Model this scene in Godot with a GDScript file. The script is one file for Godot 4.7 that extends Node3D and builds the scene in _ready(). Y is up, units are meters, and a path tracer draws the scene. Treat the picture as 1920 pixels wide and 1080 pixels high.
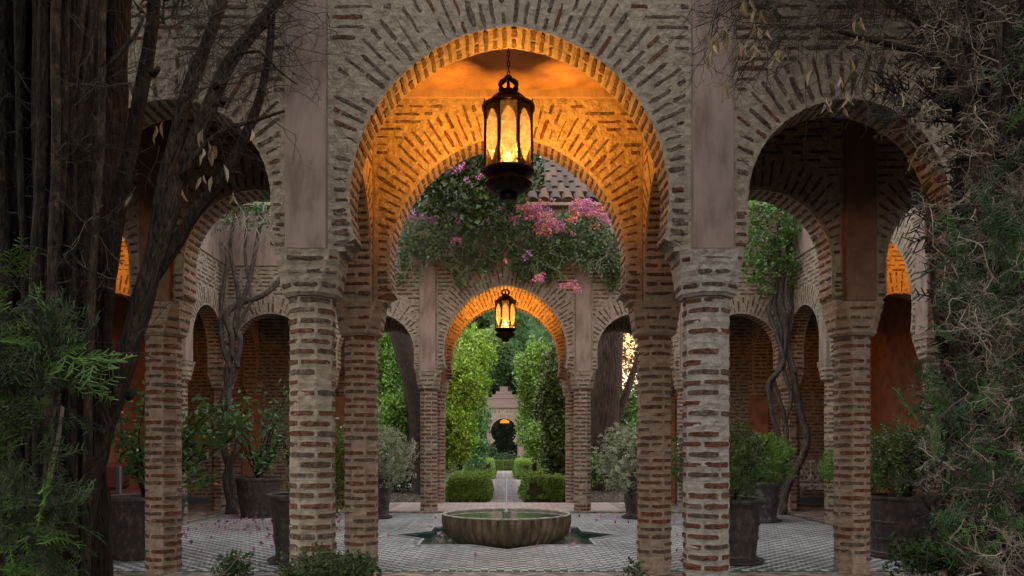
extends Node3D
# A brick courtyard with porticoes on four sides, seen from the garden in front of it.

const EYE := Vector3(-0.044, 1.2, 0.0)
const FOCAL := 1430.0            # lens in pixels of a 1920 wide picture
const HX := 943.5                # where the horizon and the view axis meet, in the same pixels
const HY := 838.5
const COL_A := 0.15              # half width of an octagonal column
const CAP0 := 2.283              # underside and top of the capitals
const CAP1 := 2.573
const BRICK_TOP := 4.5
const WALL_TOP := 5.55
const CEIL := 4.58
const ZA := -5.49
const ZB := -7.38
const ZC := -14.07
const ZD := -15.96
const X1 := 1.415
const X2 := 3.33
const X3 := 5.25
const X4 := 7.14
const COURSE := 0.0725

var rng := RandomNumberGenerator.new()
var M := {}
var used := {}
var brick_mats: Array[StandardMaterial3D] = []
var brick_cols: Array[Color] = []
var flat_bricks: Array = []      # [length, mesh]
var bent_bricks: Array[ArrayMesh] = []
var nz := FastNoiseLite.new()


# ---------------------------------------------------------------- small helpers
func rf(a: float, b: float) -> float:
	return rng.randf_range(a, b)


func P(px: float, py: float, d: float) -> Vector3:
	return Vector3(EYE.x + (px - HX) * d / FOCAL, EYE.y + (HY - py) * d / FOCAL, -d)


func lin(r: float, g: float, b: float) -> Color:
	return Color(r, g, b).linear_to_srgb()


func numbered(n: String) -> String:
	if not used.has(n):
		used[n] = 0
		return n
	used[n] += 1
	return "%s_%03d" % [n, used[n]]


func tag(o: Node3D, label: String, category: String, group := "", kind := "") -> Node3D:
	if label != "":
		o.set_meta("label", label)
	if category != "":
		o.set_meta("category", category)
	if group != "":
		o.set_meta("group", group)
	if kind != "":
		o.set_meta("kind", kind)
	return o


func thing(called: String, label: String, category: String, at := Vector3.ZERO, group := "") -> Node3D:
	var o := Node3D.new()
	o.name = numbered(called)
	add_child(o, true)
	o.position = at
	tag(o, label, category, group)
	return o


func piece(called: String, mesh: Mesh, m: Material, parent: Node, xf := Transform3D.IDENTITY) -> MeshInstance3D:
	var o := MeshInstance3D.new()
	o.name = called if parent != self else numbered(called)
	o.mesh = mesh
	o.material_override = m
	o.transform = xf
	parent.add_child(o, true)
	return o


func many(called: String, mesh: Mesh, m: Material, parent: Node, xfs: Array, cols: Array = []) -> MultiMeshInstance3D:
	var mm := MultiMesh.new()
	mm.transform_format = MultiMesh.TRANSFORM_3D
	mm.use_colors = cols.size() > 0
	mm.mesh = mesh
	mm.instance_count = xfs.size()
	for i in xfs.size():
		mm.set_instance_transform(i, xfs[i])
		if cols.size() > 0:
			mm.set_instance_color(i, cols[i])
	var o := MultiMeshInstance3D.new()
	o.name = called if parent != self else numbered(called)
	o.multimesh = mm
	o.material_override = m
	o.set_meta("kind", "stuff")
	parent.add_child(o, true)
	return o


class MB:
	var st := SurfaceTool.new()
	var n := 0
	func _init() -> void:
		st.begin(Mesh.PRIMITIVE_TRIANGLES)
		st.set_smooth_group(-1)
	func smooth(on: bool) -> void:
		st.set_smooth_group(0 if on else -1)
	func group(k: int) -> void:
		st.set_smooth_group(k)
	func tri(a: Vector3, b: Vector3, c: Vector3) -> void:   # seen from outside, a b c run anticlockwise
		st.add_vertex(a)
		st.add_vertex(c)
		st.add_vertex(b)
		n += 1
	func quad(a: Vector3, b: Vector3, c: Vector3, d: Vector3) -> void:
		tri(a, b, c)
		tri(a, c, d)
	func box(c: Vector3, s: Vector3, bev := 0.0) -> void:
		var h := s * 0.5
		if bev <= 0.0:
			var p := []
			for i in 8:
				p.append(c + Vector3(h.x if i & 1 else -h.x, h.y if i & 2 else -h.y, h.z if i & 4 else -h.z))
			quad(p[4], p[5], p[7], p[6])
			quad(p[1], p[0], p[2], p[3])
			quad(p[5], p[1], p[3], p[7])
			quad(p[0], p[4], p[6], p[2])
			quad(p[6], p[7], p[3], p[2])
			quad(p[0], p[1], p[5], p[4])
			return
		var i := h - Vector3.ONE * bev
		for ax in 3:
			var u := (ax + 1) % 3
			var v := (ax + 2) % 3
			for sg in [-1.0, 1.0]:
				var q := []
				for k in [[-1.0, -1.0], [1.0, -1.0], [1.0, 1.0], [-1.0, 1.0]]:
					var w := Vector3.ZERO
					w[ax] = h[ax] * sg
					w[u] = i[u] * k[0]
					w[v] = i[v] * k[1]
					q.append(c + w)
				if sg > 0:
					quad(q[0], q[1], q[2], q[3])
				else:
					quad(q[3], q[2], q[1], q[0])
		for ax in 3:                                         # bevels along each axis
			var u := (ax + 1) % 3
			var v := (ax + 2) % 3
			for su in [-1.0, 1.0]:
				for sv in [-1.0, 1.0]:
					var w := []
					for e in [-1.0, 1.0]:
						var a := Vector3.ZERO
						a[ax] = i[ax] * e
						a[u] = h[u] * su
						a[v] = i[v] * sv
						var b := a
						b[u] = i[u] * su
						b[v] = h[v] * sv
						w.append([c + a, c + b])
					if su * sv > 0:
						quad(w[0][0], w[0][1], w[1][1], w[1][0])
					else:
						quad(w[1][0], w[1][1], w[0][1], w[0][0])
		for sx in [-1.0, 1.0]:
			for sy in [-1.0, 1.0]:
				for sz in [-1.0, 1.0]:
					var a := c + Vector3(h.x * sx, i.y * sy, i.z * sz)
					var b := c + Vector3(i.x * sx, h.y * sy, i.z * sz)
					var d := c + Vector3(i.x * sx, i.y * sy, h.z * sz)
					if sx * sy * sz > 0:
						tri(a, b, d)
					else:
						tri(a, d, b)
	func loft(rings: Array, closed := true, cap0 := false, cap1 := false) -> void:   # rings upwards, each anticlockwise seen from above
		for r in rings.size() - 1:
			var a: Array = rings[r]
			var b: Array = rings[r + 1]
			var k := a.size()
			for j in (k if closed else k - 1):
				var j2 := (j + 1) % k
				quad(a[j], a[j2], b[j2], b[j])
		if cap0:
			var a: Array = rings[0]
			var m := Vector3.ZERO
			for p in a:
				m += p
			m /= a.size()
			for j in a.size():
				tri(m, a[(j + 1) % a.size()], a[j])
		if cap1:
			var a: Array = rings[-1]
			var m := Vector3.ZERO
			for p in a:
				m += p
			m /= a.size()
			for j in a.size():
				tri(m, a[j], a[(j + 1) % a.size()])
	func done(normals := true) -> ArrayMesh:
		if normals:
			st.generate_normals()
		st.index()
		return st.commit()


func ring(r: float, y: float, sides: int, turn := 0.0) -> Array:
	var a := []
	for k in sides:
		var t := turn + TAU * k / sides
		a.append(Vector3(sin(t) * r, y, cos(t) * r))
	return a


func lathe(mb: MB, prof: Array, sides: int, turn := 0.0, cap0 := true, cap1 := true) -> void:
	var rings := []
	for p in prof:
		rings.append(ring(p[0], p[1], sides, turn))
	mb.loft(rings, true, cap0, cap1)


func curve_points(pts: Array, step: float) -> Array:          # smooth path through points, about one every step
	var out := []
	for i in pts.size() - 1:
		var p0: Vector3 = pts[maxi(i - 1, 0)]
		var p1: Vector3 = pts[i]
		var p2: Vector3 = pts[i + 1]
		var p3: Vector3 = pts[mini(i + 2, pts.size() - 1)]
		var k := maxi(1, int(ceil(p1.distance_to(p2) / step)))
		for j in k:
			out.append(p1.cubic_interpolate(p2, p0, p3, float(j) / k))
	out.append(pts[-1])
	return out


func tube(mb: MB, pts: Array, r0: float, r1: float, sides := 6, rough := 0.0, flutes := 0, power := 1.0) -> void:
	var rings := []
	var n := pts.size()
	var t0: Vector3 = (pts[1] - pts[0]).normalized()
	var side := t0.cross(Vector3(0.31, 0.2, 0.93)).normalized()
	var seed_x := rng.randf() * 100.0
	for i in n:
		var t: Vector3 = (pts[mini(i + 1, n - 1)] - pts[maxi(i - 1, 0)]).normalized()
		side = (side - t * side.dot(t)).normalized()
		var up := t.cross(side)
		var f := float(i) / (n - 1)
		var r := lerpf(r0, r1, pow(f, power))
		var a := []
		for k in sides:
			var ang := TAU * k / sides
			var rr := r
			if rough > 0.0:
				rr *= 1.0 + rough * nz.get_noise_3d(seed_x + cos(ang) * 60.0, sin(ang) * 60.0, i * 9.0)
			if flutes > 0:
				rr *= 1.0 + 0.16 * sin(ang * flutes + sin(f * 5.0 + seed_x) * 1.2)
			a.append(pts[i] + (side * cos(ang) + up * sin(ang)) * rr)
		rings.append(a)
	mb.loft(rings, true, true, true)


# ---------------------------------------------------------------- materials
func noise_tex(freq: float, oct: int, lo: Color, hi: Color, seed_v: int, size := 512, type := FastNoiseLite.TYPE_SIMPLEX_SMOOTH, mid := Color(0, 0, 0, 0)) -> NoiseTexture2D:
	var f := FastNoiseLite.new()
	f.seed = seed_v
	f.noise_type = type
	f.frequency = freq
	f.fractal_octaves = oct
	f.fractal_gain = 0.58
	var t := NoiseTexture2D.new()
	t.width = size
	t.height = size
	t.seamless = true
	t.noise = f
	var g := Gradient.new()
	g.set_color(0, lo)
	g.set_color(1, hi)
	g.set_offset(0, 0.15)
	g.set_offset(1, 0.85)
	if mid.a > 0.0:
		g.add_point(0.5, mid)
	t.color_ramp = g
	return t


func mat(c: Color, rough := 0.85, tex: Texture2D = null, scale := Vector3.ONE, bump: Texture2D = null, bump_cm := 0.0) -> StandardMaterial3D:
	var m := StandardMaterial3D.new()
	m.albedo_color = c.linear_to_srgb()
	m.albedo_color.a = 1.0
	m.roughness = rough
	m.metallic_specular = 0.4
	if tex or bump:
		m.uv1_triplanar = true
		m.uv1_world_triplanar = true
		m.uv1_scale = scale
	if tex:
		m.albedo_texture = tex
	if bump:
		m.heightmap_enabled = true
		m.heightmap_texture = bump
		m.heightmap_scale = bump_cm
	return m


func leafy(c: Color, rough := 0.5, glow := 0.5) -> StandardMaterial3D:
	var m := StandardMaterial3D.new()
	m.albedo_color = c.linear_to_srgb()
	m.roughness = rough
	m.metallic_specular = 0.45
	m.vertex_color_use_as_albedo = true
	m.backlight_enabled = true
	m.backlight = Color(glow * 0.8, glow, glow * 0.4)
	return m


func make_materials() -> void:
	var grain := noise_tex(0.012, 6, Color(0.80, 0.78, 0.76), Color(1, 1, 1), 11, 1024, FastNoiseLite.TYPE_SIMPLEX_SMOOTH, Color(0.92, 0.91, 0.90))
	var grain_b := noise_tex(0.016, 6, Color(0.2, 0.2, 0.2), Color(1, 1, 1), 12, 1024)
	var brickgrain := noise_tex(0.02, 5, Color(0.5, 0.46, 0.44), Color(1, 1, 1), 13, 512)
	var plaster := noise_tex(0.006, 6, Color(0.80, 0.76, 0.73), Color(1.0, 0.98, 0.97), 14, 1024, FastNoiseLite.TYPE_SIMPLEX_SMOOTH, Color(0.93, 0.91, 0.90))
	var fine := noise_tex(0.05, 4, Color(0.3, 0.3, 0.3), Color(1, 1, 1), 15, 512)
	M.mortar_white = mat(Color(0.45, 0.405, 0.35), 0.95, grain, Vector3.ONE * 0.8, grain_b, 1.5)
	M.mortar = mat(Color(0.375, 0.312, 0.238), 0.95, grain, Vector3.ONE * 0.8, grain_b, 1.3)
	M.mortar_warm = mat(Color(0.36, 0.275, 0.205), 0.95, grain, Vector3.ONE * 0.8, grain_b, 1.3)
	M.pink = mat(Color(0.33, 0.255, 0.212), 0.92, plaster, Vector3(0.9, 0.3, 0.9), fine, 0.25)
	M.pink_shaded = mat(Color(0.20, 0.125, 0.09), 0.92, plaster, Vector3.ONE * 0.6, fine, 0.25)  # the pink plaster again, with the shade of the portico put into its colour
	M.terracotta = mat(Color(0.35, 0.15, 0.08), 0.92, plaster, Vector3.ONE * 0.5, fine, 0.25)
	M.ceiling = mat(Color(0.36, 0.23, 0.13), 0.92, plaster, Vector3.ONE * 0.5, fine, 0.2)
	brick_cols = [Color(0.24, 0.105, 0.062), Color(0.26, 0.135, 0.085), Color(0.195, 0.13, 0.092), Color(0.235, 0.172, 0.128), Color(0.285, 0.115, 0.065), Color(0.205, 0.155, 0.118)]
	for c in brick_cols:
		brick_mats.append(mat(c, 0.93, brickgrain, Vector3.ONE * 1.7, fine, 1.0))
	M.brick_any = mat(Color(1, 1, 1), 0.93, brickgrain, Vector3.ONE * 1.7, fine, 1.0)
	M.brick_any.vertex_color_use_as_albedo = true
	var bark := noise_tex(0.02, 5, Color(0.42, 0.40, 0.38), Color(1, 0.98, 0.95), 16, 512)
	var bark_b := noise_tex(0.03, 5, Color(0, 0, 0), Color(1, 1, 1), 17, 512, FastNoiseLite.TYPE_SIMPLEX_SMOOTH)
	M.bark_red = mat(Color(0.085, 0.048, 0.028), 0.95, bark, Vector3(1.6, 0.2, 1.6), bark_b, 5.0)
	M.bark = mat(Color(0.115, 0.083, 0.055), 0.95, bark, Vector3(3.2, 0.6, 3.2), bark_b, 3.5)
	M.bark_dark = mat(Color(0.07, 0.045, 0.028), 0.95, bark, Vector3(3.0, 0.55, 3.0), bark_b, 3.5)
	M.vine = mat(Color(0.17, 0.14, 0.12), 0.92, bark, Vector3(3.0, 0.5, 3.0), bark_b, 1.5)
	M.twig = mat(Color(0.24, 0.2, 0.16), 0.9)
	M.twig_pale = mat(Color(0.36, 0.32, 0.27), 0.9)
	M.dead_any = mat(Color(1, 1, 1), 0.9)
	M.dead_any.vertex_color_use_as_albedo = true
	var stone := noise_tex(0.01, 6, Color(0.45, 0.43, 0.4), Color(1, 1, 1), 18, 512, FastNoiseLite.TYPE_SIMPLEX_SMOOTH, Color(0.78, 0.76, 0.72))
	M.bowl = mat(Color(0.25, 0.19, 0.13), 0.7, stone, Vector3(1.2, 0.5, 1.2), fine, 0.6)
	M.bowl_rim = mat(Color(0.5, 0.49, 0.45), 0.6, stone, Vector3.ONE * 1.5, fine, 0.3)
	M.paving = mat(Color(0.36, 0.29, 0.24), 0.7, stone, Vector3.ONE * 0.8, fine, 0.4)
	M.path = mat(Color(0.40, 0.36, 0.34), 0.8, stone, Vector3.ONE * 0.7, fine, 0.4)
	M.step = mat(Color(0.42, 0.38, 0.34), 0.7, stone, Vector3.ONE * 1.1, fine, 0.3)
	M.grout = mat(Color(0.40, 0.40, 0.38), 0.6, stone, Vector3.ONE * 1.0, fine, 0.2)
	M.tile_any = mat(Color(1, 1, 1), 0.5)
	M.tile_any.vertex_color_use_as_albedo = true
	M.tile_any.metallic_specular = 0.35
	M.soil = mat(Color(0.06, 0.045, 0.032), 0.98, stone, Vector3.ONE * 1.2, fine, 2.0)
	var bloom := noise_tex(0.018, 6, Color(0.52, 0.5, 0.5), Color(1, 1, 1), 23, 512, FastNoiseLite.TYPE_SIMPLEX_SMOOTH, Color(0.62, 0.6, 0.6))
	M.pot = mat(Color(0.105, 0.08, 0.068), 0.6, bloom, Vector3(1.3, 0.8, 1.3), fine, 0.4)
	M.pot_grey = mat(Color(0.2, 0.19, 0.185), 0.6, bloom, Vector3(1.3, 0.8, 1.3), fine, 0.4)
	M.iron = mat(Color(0.035, 0.022, 0.014), 0.42, stone, Vector3.ONE * 3.0, fine, 0.2)
	M.iron.metallic = 0.7
	M.white_iron = mat(Color(0.8, 0.78, 0.74), 0.5, stone, Vector3.ONE * 1.5)
	M.red_cloth = mat(Color(0.22, 0.03, 0.025), 0.9, fine, Vector3.ONE * 6.0)
	M.teal = mat(Color(0.1, 0.12, 0.12), 0.6)
	M.roof_tile = mat(Color(0.10, 0.065, 0.046), 0.8, stone, Vector3.ONE * 1.3, fine, 0.8)
	var w := StandardMaterial3D.new()
	w.albedo_color = Color(0.32, 0.42, 0.3, 0.42)
	w.roughness = 0.03
	w.metallic_specular = 0.6
	w.transparency = BaseMaterial3D.TRANSPARENCY_ALPHA
	var ripple := noise_tex(0.02, 3, Color(0.3, 0.3, 0.3), Color(0.8, 0.8, 0.8), 21, 256)
	w.uv1_triplanar = true
	w.uv1_world_triplanar = true
	w.uv1_scale = Vector3.ONE * 1.3
	w.heightmap_enabled = true
	w.heightmap_texture = ripple
	w.heightmap_scale = 0.12
	M.water = w
	var jet := StandardMaterial3D.new()
	jet.albedo_color = Color(0.9, 0.95, 1.0, 0.8)
	jet.roughness = 0.1
	jet.transparency = BaseMaterial3D.TRANSPARENCY_ALPHA
	M.jet = jet
	var glass := StandardMaterial3D.new()
	var ga := noise_tex(0.02, 4, Color(0.80, 0.62, 0.42), Color(1.0, 0.93, 0.8), 22, 256)
	glass.albedo_color = Color(0.22, 0.18, 0.12, 0.4)
	glass.albedo_texture = ga
	glass.uv1_triplanar = true
	glass.uv1_scale = Vector3(2.2, 3.6, 2.2)
	glass.roughness = 0.35
	glass.transparency = BaseMaterial3D.TRANSPARENCY_ALPHA
	glass.emission_enabled = true
	glass.emission_texture = ga
	glass.emission_operator = BaseMaterial3D.EMISSION_OP_MULTIPLY
	glass.emission = Color(1.0, 0.82, 0.5)
	glass.emission_energy_multiplier = 0.34
	M.amber = glass
	var bulb := StandardMaterial3D.new()
	bulb.albedo_color = Color(1, 0.9, 0.7)
	bulb.emission_enabled = true
	bulb.emission = Color(1.0, 0.80, 0.45)
	bulb.emission_energy_multiplier = 5.0
	M.bulb = bulb
	M.leaf = leafy(Color(1, 1, 1), 0.3, 0.6)
	M.leaf_matt = leafy(Color(1, 1, 1), 0.65, 0.35)
	M.petal = leafy(Color(1, 1, 1), 0.7, 0.7)


# ---------------------------------------------------------------- bricks
func make_flat_brick(length: float) -> ArrayMesh:
	# an uneven brick lying on a wall: x along it, y up, z out of the wall; its rim sinks into the mortar
	var mb := MB.new()
	var k := 15
	var front := []
	var back := []
	var hl := length * 0.5
	var hh := 0.017 * rf(0.75, 1.15)
	for i in k:
		var t := TAU * (i + rf(-0.25, 0.25)) / k
		var c := cos(t)
		var s := sin(t)
		var x := signf(c) * pow(absf(c), 0.42) * hl * rf(0.90, 1.04)
		var y := signf(s) * pow(absf(s), 0.4) * hh * rf(0.62, 1.2)
		front.append(Vector3(x * 0.985, y * 0.92, rf(0.0, 0.0045)))
		back.append(Vector3(x * 1.01, y * 1.1, -0.008))
	var m := Vector3(rf(-0.02, 0.02), 0, rf(0.003, 0.006))
	for i in k:
		var j := (i + 1) % k
		mb.group(1)
		mb.tri(m, front[i], front[j])
		mb.group(-1)
		mb.quad(front[i], back[i], back[j], front[j])
	return mb.done()


func oct_point(face_u: float, face: int, w: float) -> Vector3:
	var a := face * PI / 4.0
	return Vector3(sin(a), 0, cos(a)) * w + Vector3(cos(a), 0, -sin(a)) * face_u


func make_bent_brick() -> ArrayMesh:
	# a brick that wraps round one corner of an octagonal column
	var mb := MB.new()
	var s := COL_A * tan(PI / 8.0)
	var us := [[-s + rf(0.008, 0.02), 0], [-0.025, 0], [0.02, 0], [s, 0], [-0.02, 1], [0.025, 1], [s - rf(0.008, 0.02), 1]]
	var f_top := []
	var f_bot := []
	var b_top := []
	var b_bot := []
	for i in us.size():
		var e := 0.7 if i == 0 or i == 6 else 1.0
		var ht: float = rf(0.013, 0.019) * e
		var hb: float = rf(0.013, 0.019) * e
		var o := rf(0.003, 0.008)
		var p := oct_point(us[i][0], us[i][1], COL_A + o)
		if i == 3:
			p = oct_point(s, 0, COL_A) * (1.0 + o / COL_A)
		var q := oct_point(us[i][0] * 1.02, us[i][1], COL_A - 0.006)
		f_top.append(p + Vector3.UP * ht)
		f_bot.append(p - Vector3.UP * hb)
		b_top.append(q + Vector3.UP * (ht + 0.004))
		b_bot.append(q - Vector3.UP * (hb + 0.004))
	for i in 6:
		mb.group(1 if i < 3 else 2)
		mb.quad(f_bot[i], f_bot[i + 1], f_top[i + 1], f_top[i])
		mb.group(-1)
		mb.quad(f_top[i], f_top[i + 1], b_top[i + 1], b_top[i])
		mb.quad(b_bot[i], b_bot[i + 1], f_bot[i + 1], f_bot[i])
	mb.quad(b_bot[0], f_bot[0], f_top[0], b_top[0])
	mb.quad(f_bot[6], b_bot[6], b_top[6], f_top[6])
	return mb.done()


func make_bricks() -> void:
	for l in [0.075, 0.11, 0.15, 0.2, 0.25]:
		for v in 5:
			flat_bricks.append([l, make_flat_brick(l)])
	for v in 7:
		bent_bricks.append(make_bent_brick())


class Heap:                                                     # the bricks of one thing, before they become nodes
	var list := []                                              # [name, mesh, transform in the thing, size, colour index]
	func add(called: String, mesh: Mesh, xf: Transform3D, size: float, c: int) -> void:
		list.append([called, mesh, xf, size, c])


func lay(h: Heap, called: String, at: Vector3, along: Vector3, out: Vector3, length: float, thick := 1.0, dark := false) -> void:
	var best := 0
	for i in 5:
		if absf(flat_bricks[i * 5][0] - length) < absf(flat_bricks[best * 5][0] - length):
			best = i
	var pick: Array = flat_bricks[best * 5 + rng.randi() % 5]
	var x := along.normalized()
	var z := out.normalized()
	var y := z.cross(x)
	if rng.randf() < 0.5:
		x = -x
		y = -y
	var tilt := rf(-0.02, 0.02)
	var b := Basis(x, y, z) * Basis(Vector3(0, 0, 1), tilt)
	b = b.scaled_local(Vector3(length / pick[0], rf(0.85, 1.2) * thick, 1.0))
	h.add(called, pick[1], Transform3D(b, at + z * rf(-0.003, 0.003)), length, [2, 5, 2, 0][rng.randi() % 4] if dark else [2, 3, 5, 5, 3, 2, 0, 1][rng.randi() % 8])


func settle(h: Heap, parent: Node3D, most := 300, px_min := 9.0) -> void:
	# bricks that show large become parts one by one, the rest one part of many
	var base := parent.transform
	var by_name := {}
	var rest := {}
	for e in h.list:
		var w: Transform3D = base * e[2]
		var at := w.origin
		if e[1] in bent_bricks:
			at += (w.basis * Vector3(0.4, 0, 0.9)).normalized() * COL_A
		var d := -at.z
		var out := w.basis.z
		if e[1] in bent_bricks:
			out = w.basis * Vector3(0.4, 0, 0.9)
		var px := HX + (at.x - EYE.x) * FOCAL / maxf(d, 0.5)
		var py := HY - (at.y - EYE.y) * FOCAL / maxf(d, 0.5)
		var facing := out.normalized().dot((EYE - at).normalized())
		var size: float = e[3] * FOCAL / maxf(d, 0.5) * clampf(facing * 1.5, 0.0, 1.0)
		if d < 1.0 or px < 60 or px > 1800 or py < -12 or py > 1090 or facing < 0.02 or size < px_min:
			size = 0.0
		if size > 0.0:
			if not by_name.has(e[0]):
				by_name[e[0]] = []
			by_name[e[0]].append([size, e])
		else:
			if not rest.has(e[1]):
				rest[e[1]] = []
			rest[e[1]].append(e)
	for called in by_name:
		var l: Array = by_name[called]
		l.sort_custom(func(a, b): return a[0] > b[0])
		for i in l.size():
			var e: Array = l[i][1]
			if i < most:
				piece(called, e[1], brick_mats[e[4]], parent, e[2])
			else:
				if not rest.has(e[1]):
					rest[e[1]] = []
				rest[e[1]].append(e)
	# the far and hidden bricks: joined by shape
	for mesh in rest:
		var xfs := []
		var cols := []
		for e in rest[mesh]:
			xfs.append(e[2])
			cols.append(brick_cols[e[4]])
		many("brick_field", mesh, M.brick_any, parent, xfs, cols)


# ---------------------------------------------------------------- arcades
func big_arch(c: float) -> Dictionary:
	return {"c": c, "hw": 1.12, "off": 0.0936, "vc": 2.94, "foot": 2.625, "out": 1.15, "ring": 0.40}


func small_arch(c: float, hw := 0.70) -> Dictionary:
	return {"c": c, "hw": hw, "off": 0.0, "vc": 2.94, "foot": 2.60, "out": hw + 0.03, "ring": 0.33}


func arch_dist(a: Dictionary, u: float, v: float) -> float:      # how far a point of the wall lies outside the opening
	var x := absf(u - a.c)
	var r: float = a.hw + a.off
	if v >= a.vc or a.off > 0.0 and v > a.vc - 0.45:
		return Vector2(x + a.off, v - a.vc).length() - r
	return x - a.hw


func arch_courses(a: Dictionary) -> Array:                       # [point of the intrados, outward normal] for each course, foot to foot
	var out := []
	var r: float = a.hw + a.off
	var lo := 0.0
	var top: float = acos(a.off / r)
	if a.off > 0.0:
		lo = -asin((a.vc - a.foot) / r)
	else:
		var k := int((a.vc - a.foot) / 0.076)
		for i in k:
			out.append([Vector2(a.hw, a.foot + (i + 0.5) * (a.vc - a.foot) / k), Vector2(1, 0)])
	var n := int(round((top - lo) * r / 0.069))
	for i in n:
		var t := lo + (top - lo) * (i + 0.5) / n
		out.append([Vector2(cos(t) * r - a.off, a.vc + sin(t) * r), Vector2(cos(t), sin(t))])
	var all := []
	for e in out:
		all.append([Vector2(a.c - e[0].x, e[0].y), Vector2(-e[1].x, e[1].y)])
	for i in range(out.size() - 1, -1, -1):
		all.append([Vector2(a.c + out[i][0].x, out[i][0].y), out[i][1]])
	return all


func wall_mesh(u0: float, u1: float, v1: float, arches: Array, th: float) -> ArrayMesh:
	var poly := PackedVector2Array()
	poly.append(Vector2(u0, CAP1))
	for a in arches:
		var cs := arch_courses(a)
		poly.append(Vector2(a.c - a.out, CAP1))
		poly.append(Vector2(a.c - a.out, a.foot))
		for i in cs.size():
			var p: Vector2 = cs[i][0]
			var nrm: Vector2 = cs[i][1]
			var nxt: Vector2 = cs[mini(i + 1, cs.size() - 1)][0]
			var prv: Vector2 = cs[maxi(i - 1, 0)][0]
			poly.append(p.lerp(prv, 0.25) - nrm * rf(-0.001, 0.002))
			poly.append(p.lerp(nxt, 0.25) - nrm * rf(-0.001, 0.002))
			if i < cs.size() - 1:
				poly.append(p.lerp(nxt, 0.5) - nrm * rf(-0.004, 0.008))
		poly.append(Vector2(a.c + a.out, a.foot))
		poly.append(Vector2(a.c + a.out, CAP1))
	poly.append(Vector2(u1, CAP1))
	poly.append(Vector2(u1, v1))
	poly.append(Vector2(u0, v1))
	var idx := Geometry2D.triangulate_polygon(poly)
	var mb := MB.new()
	var h := th * 0.5
	for i in range(0, idx.size(), 3):
		var a := poly[idx[i]]
		var b := poly[idx[i + 1]]
		var c := poly[idx[i + 2]]
		if (b - a).cross(c - a) < 0:
			var t := b
			b = c
			c = t
		mb.tri(Vector3(a.x, a.y, h), Vector3(b.x, b.y, h), Vector3(c.x, c.y, h))
		mb.tri(Vector3(a.x, a.y, -h), Vector3(c.x, c.y, -h), Vector3(b.x, b.y, -h))
	var area := 0.0
	for i in poly.size():
		area += poly[i].cross(poly[(i + 1) % poly.size()])
	for i in poly.size():
		var a := poly[i]
		var b := poly[(i + 1) % poly.size()]
		if area < 0:
			var t := a
			a = b
			b = t
		mb.quad(Vector3(a.x, a.y, -h), Vector3(b.x, b.y, -h), Vector3(b.x, b.y, h), Vector3(a.x, a.y, h))
	return mb.done()


func lay_wall(h: Heap, u0: float, u1: float, v0: float, v1: float, arches: Array, panels: Array, z: float, skip := 0.08, jut := 0.0) -> void:
	# flat courses where neither an arch ring nor a panel stands
	var row := 0
	var v := v0 + 0.045
	while v < v1 - 0.02:
		var u := u0 + (0.03 if row % 2 else 0.13) + rf(-0.02, 0.02)
		while u < u1 - 0.05:
			var length := rf(0.2, 0.30) if rng.randf() < 0.78 else rf(0.10, 0.15)
			var run := 0.0
			while run < length and u + run < u1 - 0.012:
				var blocked := false
				for p in panels:
					if absf(u + run - p) < 0.165:
						blocked = true
				for a in arches:
					var d := arch_dist(a, u + run, v)
					if d < (a.ring + 0.02 if v > a.vc - 0.1 else 0.02) and v > a.vc - 0.38:
						blocked = true
				if blocked:
					break
				run += 0.015
			if run >= 0.06:
				if rng.randf() > skip:
					lay(h, "brick", Vector3(u + run * 0.5, v + rf(-0.004, 0.004), z), Vector3.RIGHT, Vector3.BACK, minf(run, length))
				u += run + rf(0.028, 0.065)
			else:
				u += 0.015
		row += 1
		v += COURSE


func lay_arch(h: Heap, a: Dictionary, panels: Array, z: float, th: float, u0: float, u1: float, v1: float, skip := 0.1) -> void:
	var cs := arch_courses(a)
	for i in cs.size():
		var p: Vector2 = cs[i][0]
		var nrm: Vector2 = cs[i][1]
		var depth: float = a.ring * rf(0.92, 1.06)
		if p.y < a.vc - 0.05:
			depth *= 1.0
		var runs := []
		match i % 4:
			0:
				runs = [[0.018, 0.185], [0.205, 0.40]]
			1:
				runs = [[0.03, 0.31]]
			2:
				runs = [[0.015, 0.12], [0.145, 0.39]]
			3:
				runs = [[0.03, 0.24], [0.275, 0.40]]
		for r in runs:
			var r0: float = r[0] + rf(-0.01, 0.012)
			var r1: float = minf(r[1] + rf(-0.02, 0.02), depth)
			while r1 - r0 > 0.05:
				var q := p + nrm * (r1 + 0.012)
				var bad := q.x < u0 or q.x > u1 or q.y > v1
				for pn in panels:
					if absf(q.x - pn) < 0.165:
						bad = true
				for t in panels.size() - 1:                      # neither past the panel nor into the next bay
					if absf(q.x - a.c) > a.hw + a.ring + 0.05:
						bad = true
				if not bad:
					break
				r1 -= 0.02
			if r1 - r0 <= 0.05 or rng.randf() < skip:
				continue
			var mid := p + nrm * (r0 + r1) * 0.5
			lay(h, "voussoir", Vector3(mid.x, mid.y, z), Vector3(nrm.x, nrm.y, 0), Vector3.BACK, r1 - r0)
		# the same course seen from below
		var inn := Vector3(-nrm.x, -nrm.y, 0)
		var q3 := Vector3(p.x, p.y, 0) + inn * 0.003
		if i % 2 == 0:
			lay(h, "soffit_brick", q3, Vector3.BACK, inn, th * rf(0.86, 0.97), 1.15, true)
		else:
			lay(h, "soffit_brick", q3 + Vector3(0, 0, th * 0.25), Vector3.BACK, inn, th * rf(0.38, 0.45), 1.15, true)
			lay(h, "soffit_brick", q3 - Vector3(0, 0, th * 0.25), Vector3.BACK, inn, th * rf(0.38, 0.45), 1.15, true)


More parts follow.
